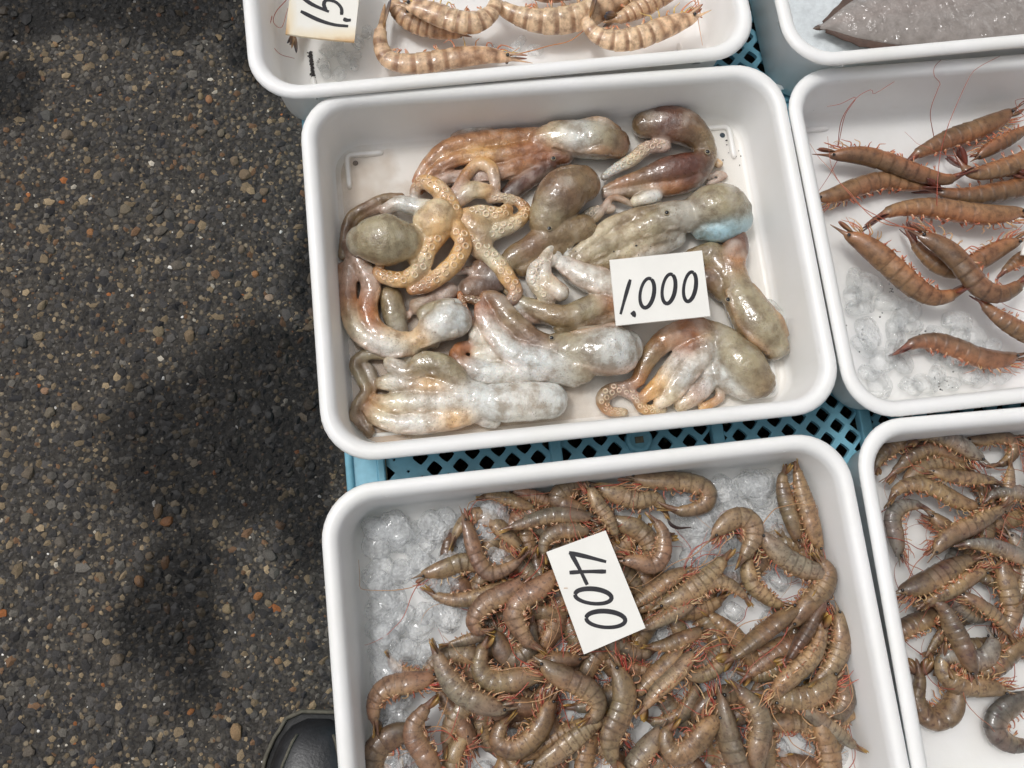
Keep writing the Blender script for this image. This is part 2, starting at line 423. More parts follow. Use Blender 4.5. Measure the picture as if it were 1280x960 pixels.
# ------------------------------------------------------------------ crates
CZ = -0.0705                                 # level the trays stand on
def build_crate(x0, x1, y0, y1, label):
    t = empty('plastic_crate', ((x0 + x1) / 2, (y0 + y1) / 2, GZ)); off = np.array(t.location)
    tag(t, label, 'crate', 'blue crates under the trays')
    top = CZ - .0015
    # side walls
    for nm, c, h in (('side_wall', ((x0 + x1) / 2, y0 + .004, (top + GZ) / 2 - .004), ((x1 - x0) / 2 - .006, .0025, (top - GZ) / 2 - .005)),
                     ('side_wall', ((x0 + x1) / 2, y1 - .004, (top + GZ) / 2 - .004), ((x1 - x0) / 2 - .006, .0025, (top - GZ) / 2 - .005)),
                     ('side_wall', (x0 + .004, (y0 + y1) / 2, (top + GZ) / 2 - .004), (.0025, (y1 - y0) / 2 - .0065, (top - GZ) / 2 - .005)),
                     ('side_wall', (x1 - .004, (y0 + y1) / 2, (top + GZ) / 2 - .004), (.0025, (y1 - y0) / 2 - .0065, (top - GZ) / 2 - .005))):
        b = MB(); b.box(c, h); b.obj(nm, M['crate'], t, off, False)
    # rounded border bead and flat band
    for (ax, ay, bx, by) in ((x0, y0, x0, y1), (x1, y0, x1, y1), (x0, y0, x1, y0), (x0, y1, x1, y1)):
        b = MB(); tube(b, [(ax, ay, top - .003), ((ax + bx) / 2, (ay + by) / 2, top - .003), (bx, by, top - .003)], .0038, (1, 1, 1, 1), 10); b.obj('border_bead', M['crate'], t, off)
    W = .052
    for c, h in (((x0 + .0135, (y0 + y1) / 2, top - .006), (.0115, (y1 - y0) / 2 - .003, .0025)), ((x1 - .0135, (y0 + y1) / 2, top - .006), (.0115, (y1 - y0) / 2 - .003, .0025)),
                 (((x0 + x1) / 2, y0 + .0135, top - .0063), ((x1 - x0) / 2 - .003, .0115, .0025)), (((x0 + x1) / 2, y1 - .0135, top - .0063), ((x1 - x0) / 2 - .003, .0115, .0025))):
        b = MB(); b.box(c, h, bev=.0006); b.obj('edge_band', M['crate'], t, off, False)
    for c, h in (((x0 + .0285, (y0 + y1) / 2, top - .005), (.0036, (y1 - y0) / 2 - .02, .005)), ((x1 - .0285, (y0 + y1) / 2, top - .005), (.0036, (y1 - y0) / 2 - .02, .005))):
        b = MB(); b.box(c, h, bev=.0012); r_ = b.obj('stacking_ridge', M['crate'], t, off, False)
        b = MB(); b.box((c[0] + .0041, c[1], c[2] - .001), (.0005, h[1] - .002, .003)); b.obj('dirt_line', M['crate_dirt'], r_, off, False)
    # diamond lattice (rhombus tiles round each hole), one panel per bay between the cross ribs
    ax, ay = .0121, .0121; hx, hy = .0074, .0074
    ribs = [x0 + .19, x0 + .345, x0 + .49, x0 + .64, x1 - .036]
    lo = x0 + .0325
    for ri, hi in enumerate(ribs):
        b = MB(); zt, zb = top - .0075, top - .0125
        i0 = int((lo - x0) / ax) - 1; i1 = int((hi - x0) / ax) + 1
        for i in range(i0, i1 + 1):
            for j in range(0, int((y1 - y0) / ay) + 1):
                if (i + j) % 2: continue
                cx, cy = x0 + .004 + i * ax, y0 + .006 + j * ay
                if not (lo - .001 < cx - ax * .4 and cx + ax * .4 < hi + .001 and y0 + .02 < cy < y1 - .02): continue
                solid = cx < x0 + .056
                O = []; H = []
                for k in range(16):
                    a = 2 * math.pi * k / 16
                    ca, sa = math.cos(a), math.sin(a)
                    q = 1 / (abs(ca) / ax + abs(sa) / ay); O.append((cx + ca * q, cy + sa * q))
                    n_ = 1.18; q = 1 / ((abs(ca) / hx) ** n_ + (abs(sa) / hy) ** n_) ** (1 / n_); q *= .2 if solid else 1
                    H.append((cx + ca * q, cy + sa * q))
                V = [(x, y, zt) for x, y in O] + [(x, y, zt) for x, y in H] + [(x, y, zb) for x, y in H]
                Fc = []
                for k in range(16):
                    k2 = (k + 1) % 16
                    Fc += [(k, k2, 16 + k2, 16 + k), (16 + k, 16 + k2, 32 + k2, 32 + k)]
                b.add(V, Fc)
        b.obj('lattice_panel', M['crate'], t, off, False)
        b = MB(); b.box((hi, (y0 + y1) / 2, top - .007), (.0055, (y1 - y0) / 2 - .02, .0055), bev=.001); b.obj('cross_rib', M['crate'], t, off, False)
        lo = hi
    if y0 < -.17 < y1:
        b = MB(); q = P(800, 549, top)
        V = []; n = 20
        prof = [(.0125, -.012), (.0125, -.003), (.0115, -.0018), (.0085, -.0018), (.0075, -.003), (.006, -.0035)]
        for r, z in prof:
            for k in range(n): V.append((q[0] + r * math.cos(6.2832 * k / n), q[1] + r * math.sin(6.2832 * k / n), top + z))
        Fc = [(i * n + k, i * n + (k + 1) % n, (i + 1) * n + (k + 1) % n, (i + 1) * n + k) for i in range(len(prof) - 1) for k in range(n)] + [tuple((len(prof) - 1) * n + k for k in range(n))]
        b.add(V, Fc); bo = b.obj('round_boss', M['crate'], t, off)
        b = MB(); b.box((q[0], q[1], top - .0033), (.004, .003, .0012), bev=.0005); b.obj('dirt_plug', M['crate_dirt'], bo, off, False)
    return t
build_crate(-.2125, .615, -.300, .160, 'blue plastic crate with diamond mesh under the octopus tray')
build_crate(-.2145, .613, -.775, -.308, 'blue plastic crate under the tray of small prawns')
build_crate(-.2300, .598, .168, .640, 'blue plastic crate under the tray of striped prawns')

# ------------------------------------------------------------------ trays
def rrect(hw, hd, r, n=9):
    pts = []
    for (sx, sy, a0) in ((1, 1, 0), (-1, 1, 90), (-1, -1, 180), (1, -1, 270)):
        for k in range(n + 1):
            a = math.radians(a0 + 90 * k / n)
            pts.append((sx * (hw - r) + r * math.cos(a), sy * (hd - r) + r * math.sin(a)))
    return pts
FL = .0035                                   # floor thickness
def build_tray(cx, cy, z, th, W, D, label, H=None, ribx=.0335):
    H = H if H else z - CZ
    t = empty('tray', (cx, cy, z), th); tag(t, label, 'tray', 'white seafood trays')
    prof = [(.020, -H), (.0168, -H + .003), (.0128, -.013), (.0122, -.0042), (.0036, -.0044), (.0030, -.0064), (.0014, -.0070), (.0004, -.0062), (0, -.0046),
            (.0006, -.0030), (.0020, -.0012), (.0045, -.0002), (.0070, 0), (.0095, -.0006), (.0120, -.0024), (.0140, -.0055), (.0150, -.0100),
            (.0178, -H + .0145), (.0190, -H + .0095), (.0220, -H + .0055), (.0265, -H + FL + .0004), (.0300, -H + FL)]
    n = None; V = []
    for o, zz in prof:
        pts = rrect(W / 2 - o, D / 2 - o, max(.045 - o * .8, .012)); n = len(pts)
        V += [(x, y, zz) for x, y in pts]
    Fc = [(i * n + k, i * n + (k + 1) % n, (i + 1) * n + (k + 1) % n, (i + 1) * n + k) for i in range(len(prof) - 1) for k in range(n)]
    Fc = [tuple(reversed(f)) for f in Fc]
    Fc += [tuple(range(n)), tuple(reversed([(len(prof) - 1) * n + k for k in range(n)]))]
    Fc = [tuple(reversed(f)) for f in Fc]
    mkobj('shell', mkmesh('shell', V, Fc, M['tray']), t)
    zf = -H + FL
    for sx in (-1, 1):
        for sy in (-1, 1):                    # L shaped corner ribs on the floor
            X, Y = (W / 2 - ribx), (D / 2 - .030); l = .035
            path = [(sx * X, sy * (Y - l)), (sx * X, sy * (Y - .02)), (sx * X, sy * (Y - .005)), (sx * (X - .0015), sy * (Y - .0015)), (sx * (X - .005), sy * Y), (sx * (X - .02), sy * Y), (sx * (X - l), sy * Y)]
            c, _ = catmull([(x, y, zf + .0005) for x, y in path], 26)
            r = np.full(26, .0030); r[0] = r[-1] = .0016; r[1] = r[-2] = .0026
            b = MB(); tube(b, c, r, (1, 1, 1, 1), 10, 1.0); b.obj('corner_rib', M['tray'], t)
            b = MB(); b.add([(sx * (X - .0075) + .0028 * math.cos(k * .5236), sy * (Y - .0085) + .0028 * math.sin(k * .5236), zf + .00025) for k in range(12)], [tuple(range(12))]); b.obj('drain_hole', M['hole'], t, smooth=False)
    for sx in (-1, 1):                        # gussets under the rim
        for sy in (-1, 1):
            for (bx, by, dx, dy) in ((sx * (W / 2 - .055), sy * (D / 2 - .0125), 0, sy), (sx * (W / 2 - .0125), sy * (D / 2 - .055), sx, 0)):
                b = MB(); e = .0008; ox, oy = (e, 0) if dx == 0 else (0, e)
                tri = [(bx - dx * .001, by - dy * .001, -.0042), (bx + dx * .0100, by + dy * .0100, -.0045), (bx + dx * .0102, by + dy * .0102, -.0125), (bx - dx * .0018, by - dy * .0018, -.032)]
                V = [(x - ox, y - oy, q) for x, y, q in tri] + [(x + ox, y + oy, q) for x, y, q in tri]
                b.add(V, [(0, 1, 2, 3), (7, 6, 5, 4), (0, 4, 5, 1), (1, 5, 6, 2), (2, 6, 7, 3), (3, 7, 4, 0)]); b.obj('gusset', M['tray'], t, smooth=False)
    return t, z - H + FL
T2, F2 = build_tray(0, 0, 0, 0, .45, .337, 'white plastic tray full of small octopus')
T4, F4 = build_tray(-.005, -.354, 0, .0049, .45, .337, 'white plastic tray of small prawns on ice with the 400 card')
T3, F3 = build_tray(.4515, -.0095, 0, .004, .45, .337, 'white plastic tray of long brown prawns beside the octopus tray')
T5, F5 = build_tray(.4487, -.3515, 0, -.018, .45, .337, 'white plastic tray of dark mottled prawns without a card')
T1, F1 = build_tray(-.0345, .3410, .0085, .0264, .470, .352, 'white plastic tray of striped prawns with its rim over the octopus tray', ribx=.048)
TF, FF = build_tray(.4455, .3230, .020, .027, .45, .337, 'white plastic tray with a grey flatfish on crushed ice')

# ------------------------------------------------------------------ price cards
def card_plane(c3):
    p = [P(*q) for q in c3]; n = nrm(np.cross(p[1] - p[0], p[2] - p[0])); n = n if n[2] > 0 else -n
    return p, n
def build_card(corners, z4, mat, label, digits, thick=.0022, bend=0.0):
    """corners in photo pixels with a height each; writing = list of (name, strokes, width px)"""
    p0 = [P(u, v, z) for (u, v), z in zip(corners, z4)]
    p, n = card_plane([(corners[i][0], corners[i][1], z4[i]) for i in (0, 1, 2)])
    q = [Ppl(u, v, p[0], n) for u, v in corners]
    c = sum(q) / 4
    t = empty('price_card', tuple(c)); tag(t, label, 'price card', 'handwritten price cards')
    N = 8; V = []
    for k in (0, 1):
        for i in range(N + 1):
            for j in range(N + 1):
                a, b = i / N, j / N
                s = (q[0] * (1 - a) + q[1] * a) * (1 - b) + (q[3] * (1 - a) + q[2] * a) * b
                V.append(s - n * (thick * k) + n * bend * 4 * (a - .5) ** 2 )
    m = N + 1; Fc = []
    for i in range(N):
        for j in range(N):
            f = (i * m + j, i * m + j + 1, (i + 1) * m + j + 1, (i + 1) * m + j)
            Fc.append(f); Fc.append(tuple(reversed([x + m * m for x in f])))
    ring = [i * m for i in range(N + 1)] + [N * m + j for j in range(1, N + 1)] + [i * m + N for i in range(N - 1, -1, -1)] + [j for j in range(N - 1, 0, -1)]
    for i in range(len(ring)):
        a, b = ring[i], ring[(i + 1) % len(ring)]; Fc.append((a, a + m * m, b + m * m, b))
    bm = bmesh.new(); vs = [bm.verts.new(v - c) for v in V]
    for f in Fc: bm.faces.new([vs[i] for i in f])
    bmesh.ops.recalc_face_normals(bm, faces=bm.faces); me = bpy.data.meshes.new('board'); bm.to_mesh(me); bm.free(); me.materials.append(mat)
    mkobj('board', me, t)
    def bendh(x):
        e1 = q[1] - q[0]; a = np.dot(x - q[0], e1) / np.dot(e1, e1); return n * bend * 4 * (a - .5) ** 2
    for nm, strokes, wd in digits:
        b = MB()
        for si, st in enumerate(strokes):
            pts, L = catmull([(u, v, 0) for u, v in st], max(10, 3 * len(st)))
            W = []
            for i, (u, v, _) in enumerate(pts):
                a = pts[max(i - 1, 0)]; bb = pts[min(i + 1, len(pts) - 1)]
                tx, ty = bb[0] - a[0], bb[1] - a[1]; l = math.hypot(tx, ty) + 1e-9
                f = wd * (1.0 + .16 * math.sin(6.28 * i / len(pts) + si)) * (.8 if i in (0, len(pts) - 1) else 1) / 2
                W.append(((u - ty / l * f, v + tx / l * f), (u + ty / l * f, v - tx / l * f)))
            V = []; h = .00022 + .00004 * si
            for l_, r_ in W:
                for (u, v) in (l_, r_):
                    x = Ppl(u, v, p[0], n); V.append(x + n * h + bendh(x))
            b.add(V, [(2 * i, 2 * i + 2, 2 * i + 3, 2 * i + 1) for i in range(len(W) - 1)])
        b.obj(nm, M['ink'], t, c, False)
    return t
def ell(cx, cy, rx, ry, tilt, n=18, a0=-100, gap=0):
    out = []
    for k in range(n + 1):
        a = math.radians(a0 + (360 - gap) * k / n); x, y = rx * math.cos(a), ry * math.sin(a)
        t = math.radians(tilt); out.append((cx + x * math.cos(t) - y * math.sin(t), cy + x * math.sin(t) + y * math.cos(t)))
    return out
def cr(o, s, pts): return [(o[0] + x / s, o[1] + y / s) for x, y in pts]
c4 = lambda pts: cr((680, 300), 3.765, pts)
cB = lambda pts: cr((640, 560), 4.571, pts)
cE = lambda pts: cr((640, 750), 4.571, pts)
cK = lambda pts: cr((300, 0), 7.11, pts)
build_card([(762, 325), (877.5, 313), (888, 395), (770, 407)], [-.020, -.018, -.018, -.020], M['card'], 'white price card reading 1,000 lying on the octopus', [
    ('digit', [c4([(406, 186), (384, 262), (360, 350)])], 4.2), ('comma', [c4([(414, 338), (424, 352), (421, 362)])], 5.6),
    ('digit', [c4(ell(485, 250, 32, 70, 10, a0=-75))], 4.6), ('digit', [c4(ell(587, 230, 30, 70, 9, a0=-75))], 4.6), ('digit', [c4(ell(686, 220, 28, 70, 9, a0=-75))], 4.6)])
build_card([(683, 690), (757, 663), (807, 785), (730, 818)], [-.021, -.020, -.018, -.019], M['card'], 'white price card reading 400 lying on the small prawns', [
    ('digit', [cB([(325, 598), (430, 622), (538, 650)]), cB([(335, 600), (385, 690), (430, 782)]), cB([(328, 712), (430, 706), (537, 706)])], 5.0),
    ('digit', [cB(ell(464, 847, 105, 42, 6, a0=180))], 5.4), ('digit', [cE(ell(535, 110, 112, 46, 4, a0=180))], 5.4)])
build_card([(357, 43), (443, 53), (456, -68), (371, -80)], [-.014, -.020, -.022, -.016], M['card_old'], 'yellowed price card starting 1,5 in the striped prawn tray', [
    ('digit', [cK([(540, 104), (690, 175), (830, 220), (962, 238)])], 4.3), ('comma', [cK([(918, 172), (950, 184), (986, 184)])], 4.3),
    ('digit', [cK([(540, -30), (640, 40), (790, 105)]), cK([(765, 95), (745, 40), (770, 0), (850, 20), (900, 75), (903, 135)]), cK([(555, -15), (560, -120)])], 4.3),
    ('digit', [cK(ell(740, -200, 190, 62, 12, a0=180))], 4.3), ('digit', [cK(ell(760, -360, 190, 62, 12, a0=180))], 4.3)], bend=.0012)
build_card([(1277, 318), (1283, 292), (1390, 306), (1384, 334)], [-.028, -.028, -.028, -.028], M['card'], 'pale price card tucked among the long brown prawns', [])

# ------------------------------------------------------------------ octopus
OC = dict(a=(180, 128, 84), w=(220, 216, 206), o=(160, 148, 118), b=(122, 90, 62), d=(74, 50, 40), t=(212, 166, 108), c=(216, 202, 170), g=(172, 166, 152),
          l=(164, 198, 208), r=(172, 108, 64), p=(192, 166, 150), k=(142, 120, 86), m=(104, 62, 44), s=(206, 208, 204), y=(222, 178, 116))
CRO = {'1': (400, 110), '2': (680, 110), '3': (400, 330), '4': (680, 300)}
def build_octopus(label, curves, eyes=(), vox=.00105):
    """curves: (crop, lift mm, flatness, flags, points(x, y, r, colour)) traced on the photograph, resting on the tray floor"""
    mb = MB(); S = []; SC = []; SR = []; suck = MB()
    z0 = F2
    for crop, lift, flat, flags, pts in curves:
        ox, oy = CRO[crop]; wp = []
        for (X, Y, r, c) in pts:
            u, v = ox + X / 3.765, oy + Y / 3.765; rp = r / 3.765 * 1.05
            rm = rp / pxm(-.045); z = z0 + lift * .001 + rm * flat
            wp.append(list(P(u, v, z)) + [rm] + list(lin(OC[c])[:3]))
        wp = np.array(wp)
        _, L = catmull(wp, 10); rm_ = wp[:, 3].min()
        n = int(max(14, min(70, L / (rm_ * .3)))); q, _ = catmull(wp, n)
        C, R = q[:, :3], q[:, 3]
        # rounded ends
        T0 = nrm(C[0] - C[1]); T1 = nrm(C[-1] - C[-2]); a = np.array([math.pi / 2 * k / 4 for k in range(1, 5)])
        Ca = [C[0] + T0 * R[0] * math.sin(x) * .9 for x in a[::-1]]; Ra = [R[0] * max(math.cos(x), .08) for x in a[::-1]]
        Cb = [C[-1] + T1 * R[-1] * math.sin(x) * .9 for x in a]; Rb = [R[-1] * max(math.cos(x), .08) for x in a]
        tube(mb, np.vstack([Ca, C, Cb]), np.r_[Ra, R, Rb], (1, 1, 1, 1), 36, flat)
        S.append(C); SC.append(q[:, 4:7]); SR.append(R)
        lum = q[:, 4:7].mean()
        if 's' not in flags and len(pts) >= 5 and lum > .24 and 'n' not in flags:     # coloured frill along the edge of a pale arm
            T = np.gradient(C, axis=0); i0 = int(n * .18); ec = np.array(lin(OC['rakby'[len(S) % 5]])[:3])
            for sgn_ in (1, -1):
                if sgn_ < 0 and len(S) % 2: continue
                E_ = []
                for i in range(i0, n):
                    sd_ = nrm(np.cross((0, 0, 1), nrm(T[i]))); E_.append(C[i] + sd_ * sgn_ * R[i] * .80 + np.array([0, 0, R[i] * flat * (.42 + .16 * math.sin(i * .5))]))
                Re = R[i0:] * .27 * np.linspace(.5, 1, n - i0)
                tube(mb, E_, Re, (1, 1, 1, 1), 12, 1.0)
                S.append(np.array(E_)); SC.append(np.tile(ec, (n - i0, 1)) * .75 + q[i0:, 4:7] * .25); SR.append(Re)
        if 's' in flags:                      # two rows of suckers facing up
            d = 0; side = 1
            T = np.gradient(C, axis=0)
            for i in range(1, n - 1):
                d += np.linalg.norm(C[i] - C[i - 1])
                if d > R[i] * .46:
                    d = 0; side = -side; t = nrm(T[i]); sd_ = nrm(np.cross((0, 0, 1), t)); nn = nrm(np.array([0, 0, 1]) + sd_ * side * .45)
                    c0 = C[i] + nn * R[i] * flat * .93; rr = R[i] * .31; e1 = nrm(np.cross(nn, t)); e2 = np.cross(nn, e1)
                    V = []; mM, mm = 10, 5
                    for k in range(mM):
                        A = 6.2832 * k / mM; dr = e1 * math.cos(A) + e2 * math.sin(A)
                        for l in range(mm):
                            Bq = 6.2832 * l / mm; V.append(c0 + dr * (rr + rr * .42 * math.cos(Bq)) + nn * rr * .62 * math.sin(Bq))
                    Fc = [(k * mm + l, ((k + 1) % mM) * mm + l, ((k + 1) % mM) * mm + (l + 1) % mm, k * mm + (l + 1) % mm) for k in range(mM) for l in range(mm)]
                    cc = q[i, 4:7] * .5 + np.array(lin((236, 214, 186))[:3]) * .5
                    suck.add(V, Fc, tuple(cc) + (1,))
    S = np.vstack(S); SC = np.vstack(SC); SR = np.concatenate(SR)
    base = np.array([S[:, 0].mean(), S[:, 1].mean(), z0])
    tmp = mb.obj('tmp', None, None, base)
    m = tmp.modifiers.new('r', 'REMESH'); m.mode = 'VOXEL'; m.voxel_size = vox; m.use_smooth_shade = True
    m = tmp.modifiers.new('s', 'SMOOTH'); m.factor = .5; m.iterations = 5
    dg = bpy.context.evaluated_depsgraph_get(); dg.update()
    me = bpy.data.meshes.new_from_object(tmp.evaluated_get(dg))
    bpy.data.objects.remove(tmp)
    nv = len(me.vertices); V = np.empty(nv * 3, np.float32); me.vertices.foreach_get('co', V); V = V.reshape(-1, 3)
    Nn = np.empty(nv * 3, np.float32); me.vertices.foreach_get('normal', Nn); Nn = Nn.reshape(-1, 3); sd0 = len(label) * 1.7
    dsp = np.array([mnoise.noise(Vector((x * 75 + sd0, y * 75, z * 75))) * .0006 + mnoise.noise(Vector((x * 210, y * 210 + sd0, z * 210))) * .00042 for x, y, z in V], np.float32)
    V = V + Nn * dsp[:, None]
    V[:, 2] = np.maximum(V[:, 2], .0003); me.vertices.foreach_set('co', V.ravel())
    cols = np.ones((nv, 4), np.float32); Sb = S - base
    for i in range(0, nv, 4000):
        d = (np.linalg.norm(V[i:i + 4000, None] - Sb[None], axis=2) - SR[None] * .9) / .0022
        wt = np.exp(-np.clip(d - d.min(1)[:, None], 0, 30)); wt /= wt.sum(1)[:, None]; cols[i:i + 4000, :3] = wt @ SC
    for a in list(me.color_attributes): me.color_attributes.remove(a)
    at = me.color_attributes.new('Col', 'FLOAT_COLOR', 'POINT'); at.data.foreach_set('color', cols.ravel())
    me.materials.clear(); me.materials.append(M['flesh']); me.name = 'body'; me.update()
    t = empty('octopus', tuple(base)); tag(t, label, 'octopus', 'octopus heaped in the tray')
    mkobj('body', me, t)
    if suck.V: tag(suck.obj('suckers', M['sucker'], t, base), kind='stuff')
    for crop, X, Y, r in eyes:
        ox, oy = CRO[crop]; u, v = ox + X / 3.765, oy + Y / 3.765
        d = ray(u, v); best = None                       # lay the eye on the skin seen through that point
        pts = V + base; rel = pts - CP; tt = rel @ d / (d @ d); off = np.linalg.norm(rel - tt[:, None] * d, axis=1)
        ok = off < .003
        if not ok.any(): continue
        t0 = tt[ok].min(); c = CP + d * t0; rm = r * .8 / 3.765 / pxm(-.04)
        b = MB(); b.add(ICO2[0] * rm * np.array([1, 1, .6]) + c, ICO2[1]); e = b.obj('eye', M['eye'], t, base)
        b = MB(); A = [c + rm * np.array([1.1 * math.cos(x), 1.1 * math.sin(x), -.1]) for x in np.linspace(0, 6.2832, 15)]
        tube(b, A, rm * .24, lin((158, 144, 118)), 6); b.obj('eyelid', M['sucker'], e, base)
    return t

build_octopus('dull brown octopus with thin coiled arms half buried against the tray wall', [
    ('1', 4, .8, '', [(380, 515, 24, 'b'), (300, 520, 26, 'k'), (220, 558, 26, 'b'), (150, 600, 26, 'k'), (118, 680, 24, 'b'), (108, 790, 24, 'k')]),
    ('1', 1, .8, '', [(330, 560, 26, 'k'), (250, 570, 26, 'p'), (180, 610, 26, 'k'), (150, 660, 24, 'b')]),
    ('3', 1, .8, '', [(330, 150, 55, 'k'), (350, 230, 58, 'o'), (370, 310, 45, 'g')]),
    ('3', 3, .8, '', [(460, 200, 45, 'k'), (540, 160, 45, 'p'), (610, 125, 45, 'p')]),
    ('3', 6, .8, '', [(420, 250, 14, 'p'), (440, 200, 14, 'p'), (500, 160, 14, 'p'), (560, 120, 12, 'p')]),
    ('3', 7, .8, 's', [(640, 40, 18, 'p'), (700, 30, 20, 'p'), (730, 70, 20, 'p'), (700, 105, 18, 'p')]),
    ('1', 0, .7, '', [(760, 850, 60, 'b'), (840, 900, 60, 'd'), (700, 950, 60, 'b')])])
build_octopus('amber octopus with swept arms and a pale mantle along the far wall', [
    ('2', 3, .85, '', [(-30, 250, 62, 'a'), (50, 235, 78, 'c'), (150, 238, 92, 's'), (260, 245, 98, 'o'), (345, 265, 74, 'm')]),
    ('1', 4, .85, '', [(1180, 240, 58, 'a'), (1090, 230, 50, 'p'), (950, 228, 46, 'a'), (780, 245, 50, 'a'), (620, 275, 46, 'a'), (520, 345, 36, 'a'), (455, 440, 26, 'r')]),
    ('1', 5, .85, '', [(1160, 285, 55, 'a'), (1060, 280, 50, 'r'), (900, 310, 48, 'a'), (760, 320, 44, 'y'), (640, 335, 40, 'a'), (530, 400, 32, 'a'), (470, 480, 25, 'r')]),
    ('1', 2, .85, '', [(1150, 320, 50, 'm'), (1040, 330, 50, 'r'), (900, 380, 50, 'a'), (790, 410, 44, 'p'), (690, 420, 40, 'p'), (570, 430, 36, 'p'), (500, 470, 28, 'a')]),
    ('1', 1, .85, '', [(1080, 360, 46, 'd'), (980, 430, 48, 'm'), (900, 490, 46, 'd'), (840, 540, 34, 'd')]),
    ('1', 2, .85, '', [(640, 240, 32, 'p'), (730, 200, 36, 's'), (800, 210, 30, 'p')]),
    ('1', 10, .85, '', [(1075, 195, 22, 'r'), (1105, 205, 26, 'c'), (1090, 235, 22, 'p')])],
    [('1', 1098, 330, 13)])
build_octopus('brown octopus with rounded mantle near the amber one', [
    ('2', 4, .85, '', [(185, 450, 92, 'b'), (130, 465, 112, 'k'), (75, 510, 118, 'b'), (30, 580, 100, 'o'), (10, 640, 84, 'k')]),
    ('1', 3, .85, '', [(1240, 660, 70, 'k'), (1090, 690, 72, 'k'), (1000, 750, 66, 'b'), (910, 800, 56, 'k'), (870, 850, 42, 'o')]),
    ('1', 12, .5, '', [(1040, 530, 48, 'c'), (1090, 520, 44, 's')]),
    ('1', 1, .85, '', [(1150, 720, 60, 'k'), (1050, 790, 56, 'k'), (950, 850, 44, 'k')])],
    [('2', 25, 660, 13)])
build_octopus('dark brown octopus with folded web in the far corner', [
    ('2', 3, .85, '', [(470, 175, 66, 'k'), (560, 165, 88, 'm'), (660, 185, 92, 'b'), (730, 240, 70, 'k'), (765, 300, 56, 'o')]),
    ('2', 3, .85, '', [(770, 310, 52, 'k'), (720, 360, 66, 'm'), (600, 385, 72, 'm'), (460, 425, 48, 'b'), (350, 455, 32, 'a'), (285, 480, 22, 'k')]),
    ('2', 2, .85, '', [(760, 350, 50, 'k'), (690, 430, 56, 'm'), (560, 465, 50, 'a'), (430, 485, 36, 'k'), (290, 500, 24, 'p')]),
    ('2', 8, .85, 's', [(570, 275, 34, 'p'), (490, 280, 36, 'p'), (410, 340, 34, 'c'), (330, 385, 26, 's'), (280, 420, 20, 's')]),
    ('2', 8, .85, '', [(530, 505, 36, 's'), (480, 520, 36, 'w'), (430, 535, 30, 'c')]),
    ('2', 2, .85, '', [(800, 340, 18, 'y'), (825, 360, 22, 'y')]),
    ('2', 1, .8, '', [(760, 420, 14, 'p'), (830, 400, 14, 'p'), (850, 420, 12, 'p'), (770, 450, 12, 'p')])],
    [('2', 770, 300, 15)])
build_octopus('grey octopus with a pale blue patch on its mantle', [
    ('2', 5, .85, '', [(700, 590, 82, 'g'), (790, 560, 112, 'o'), (860, 560, 112, 'o'), (900, 590, 92, 'g')]),
    ('2', 4, .9, '', [(740, 660, 60, 'l'), (830, 650, 84, 'l'), (910, 610, 82, 'l')]),
    ('2', 5, .85, '', [(720, 600, 80, 'g'), (610, 610, 82, 'g'), (520, 640, 72, 'o'), (400, 690, 55, 'c'), (280, 750, 48, 'o'), (180, 805, 40, 'c'), (125, 850, 26, 'o')]),
    ('2', 3, .85, '', [(590, 680, 64, 'g'), (500, 710, 56, 'o'), (400, 765, 48, 'c'), (300, 815, 42, 'o'), (200, 850, 34, 'k')]),
    ('2', 7, .85, '', [(560, 590, 58, 'o'), (420, 610, 46, 'k'), (310, 650, 42, 'c'), (220, 725, 40, 'c'), (130, 800, 30, 'o')]),
    ('2', 2, .85, '', [(620, 700, 56, 's'), (540, 750, 46, 'g'), (430, 800, 42, 's')]),
    ('2', 6, .85, 's', [(320, 570, 24, 'p'), (235, 580, 26, 'g'), (160, 635, 28, 'g'), (105, 700, 34, 's'), (105, 775, 30, 's')]),
    ('2', 9, .85, '', [(420, 550, 16, 'k'), (330, 515, 18, 'a'), (285, 560, 20, 'p'), (240, 620, 18, 'k'), (150, 670, 16, 'k')])],
    [('2', 578, 586, 14)])
build_octopus('long olive octopus stretched along the clean side of the tray', [
    ('4', 3, .85, '', [(890, 170, 74, 'k'), (910, 240, 84, 'o'), (955, 320, 98, 'o'), (1020, 415, 104, 'o'), (1085, 500, 74, 'o')]),
    ('4', 4, .5, '', [(1050, 330, 60, 's'), (1110, 420, 66, 's'), (1135, 500, 52, 'w')]),
    ('4', 4, .85, '', [(910, 220, 70, 'k'), (880, 120, 72, 'a'), (900, 30, 66, 'm'), (890, -40, 56, 'b')]),
    ('4', 3, .85, '', [(880, 200, 70, 'o'), (820, 110, 64, 'k'), (790, 60, 56, 'o'), (700, 80, 44, 'k')]),
    ('4', 2, .85, '', [(850, 240, 60, 'k'), (790, 180, 60, 'b'), (720, 200, 50, 'b')])],
    [('4', 996, 188, 14), ('4', 866, 280, 14)])
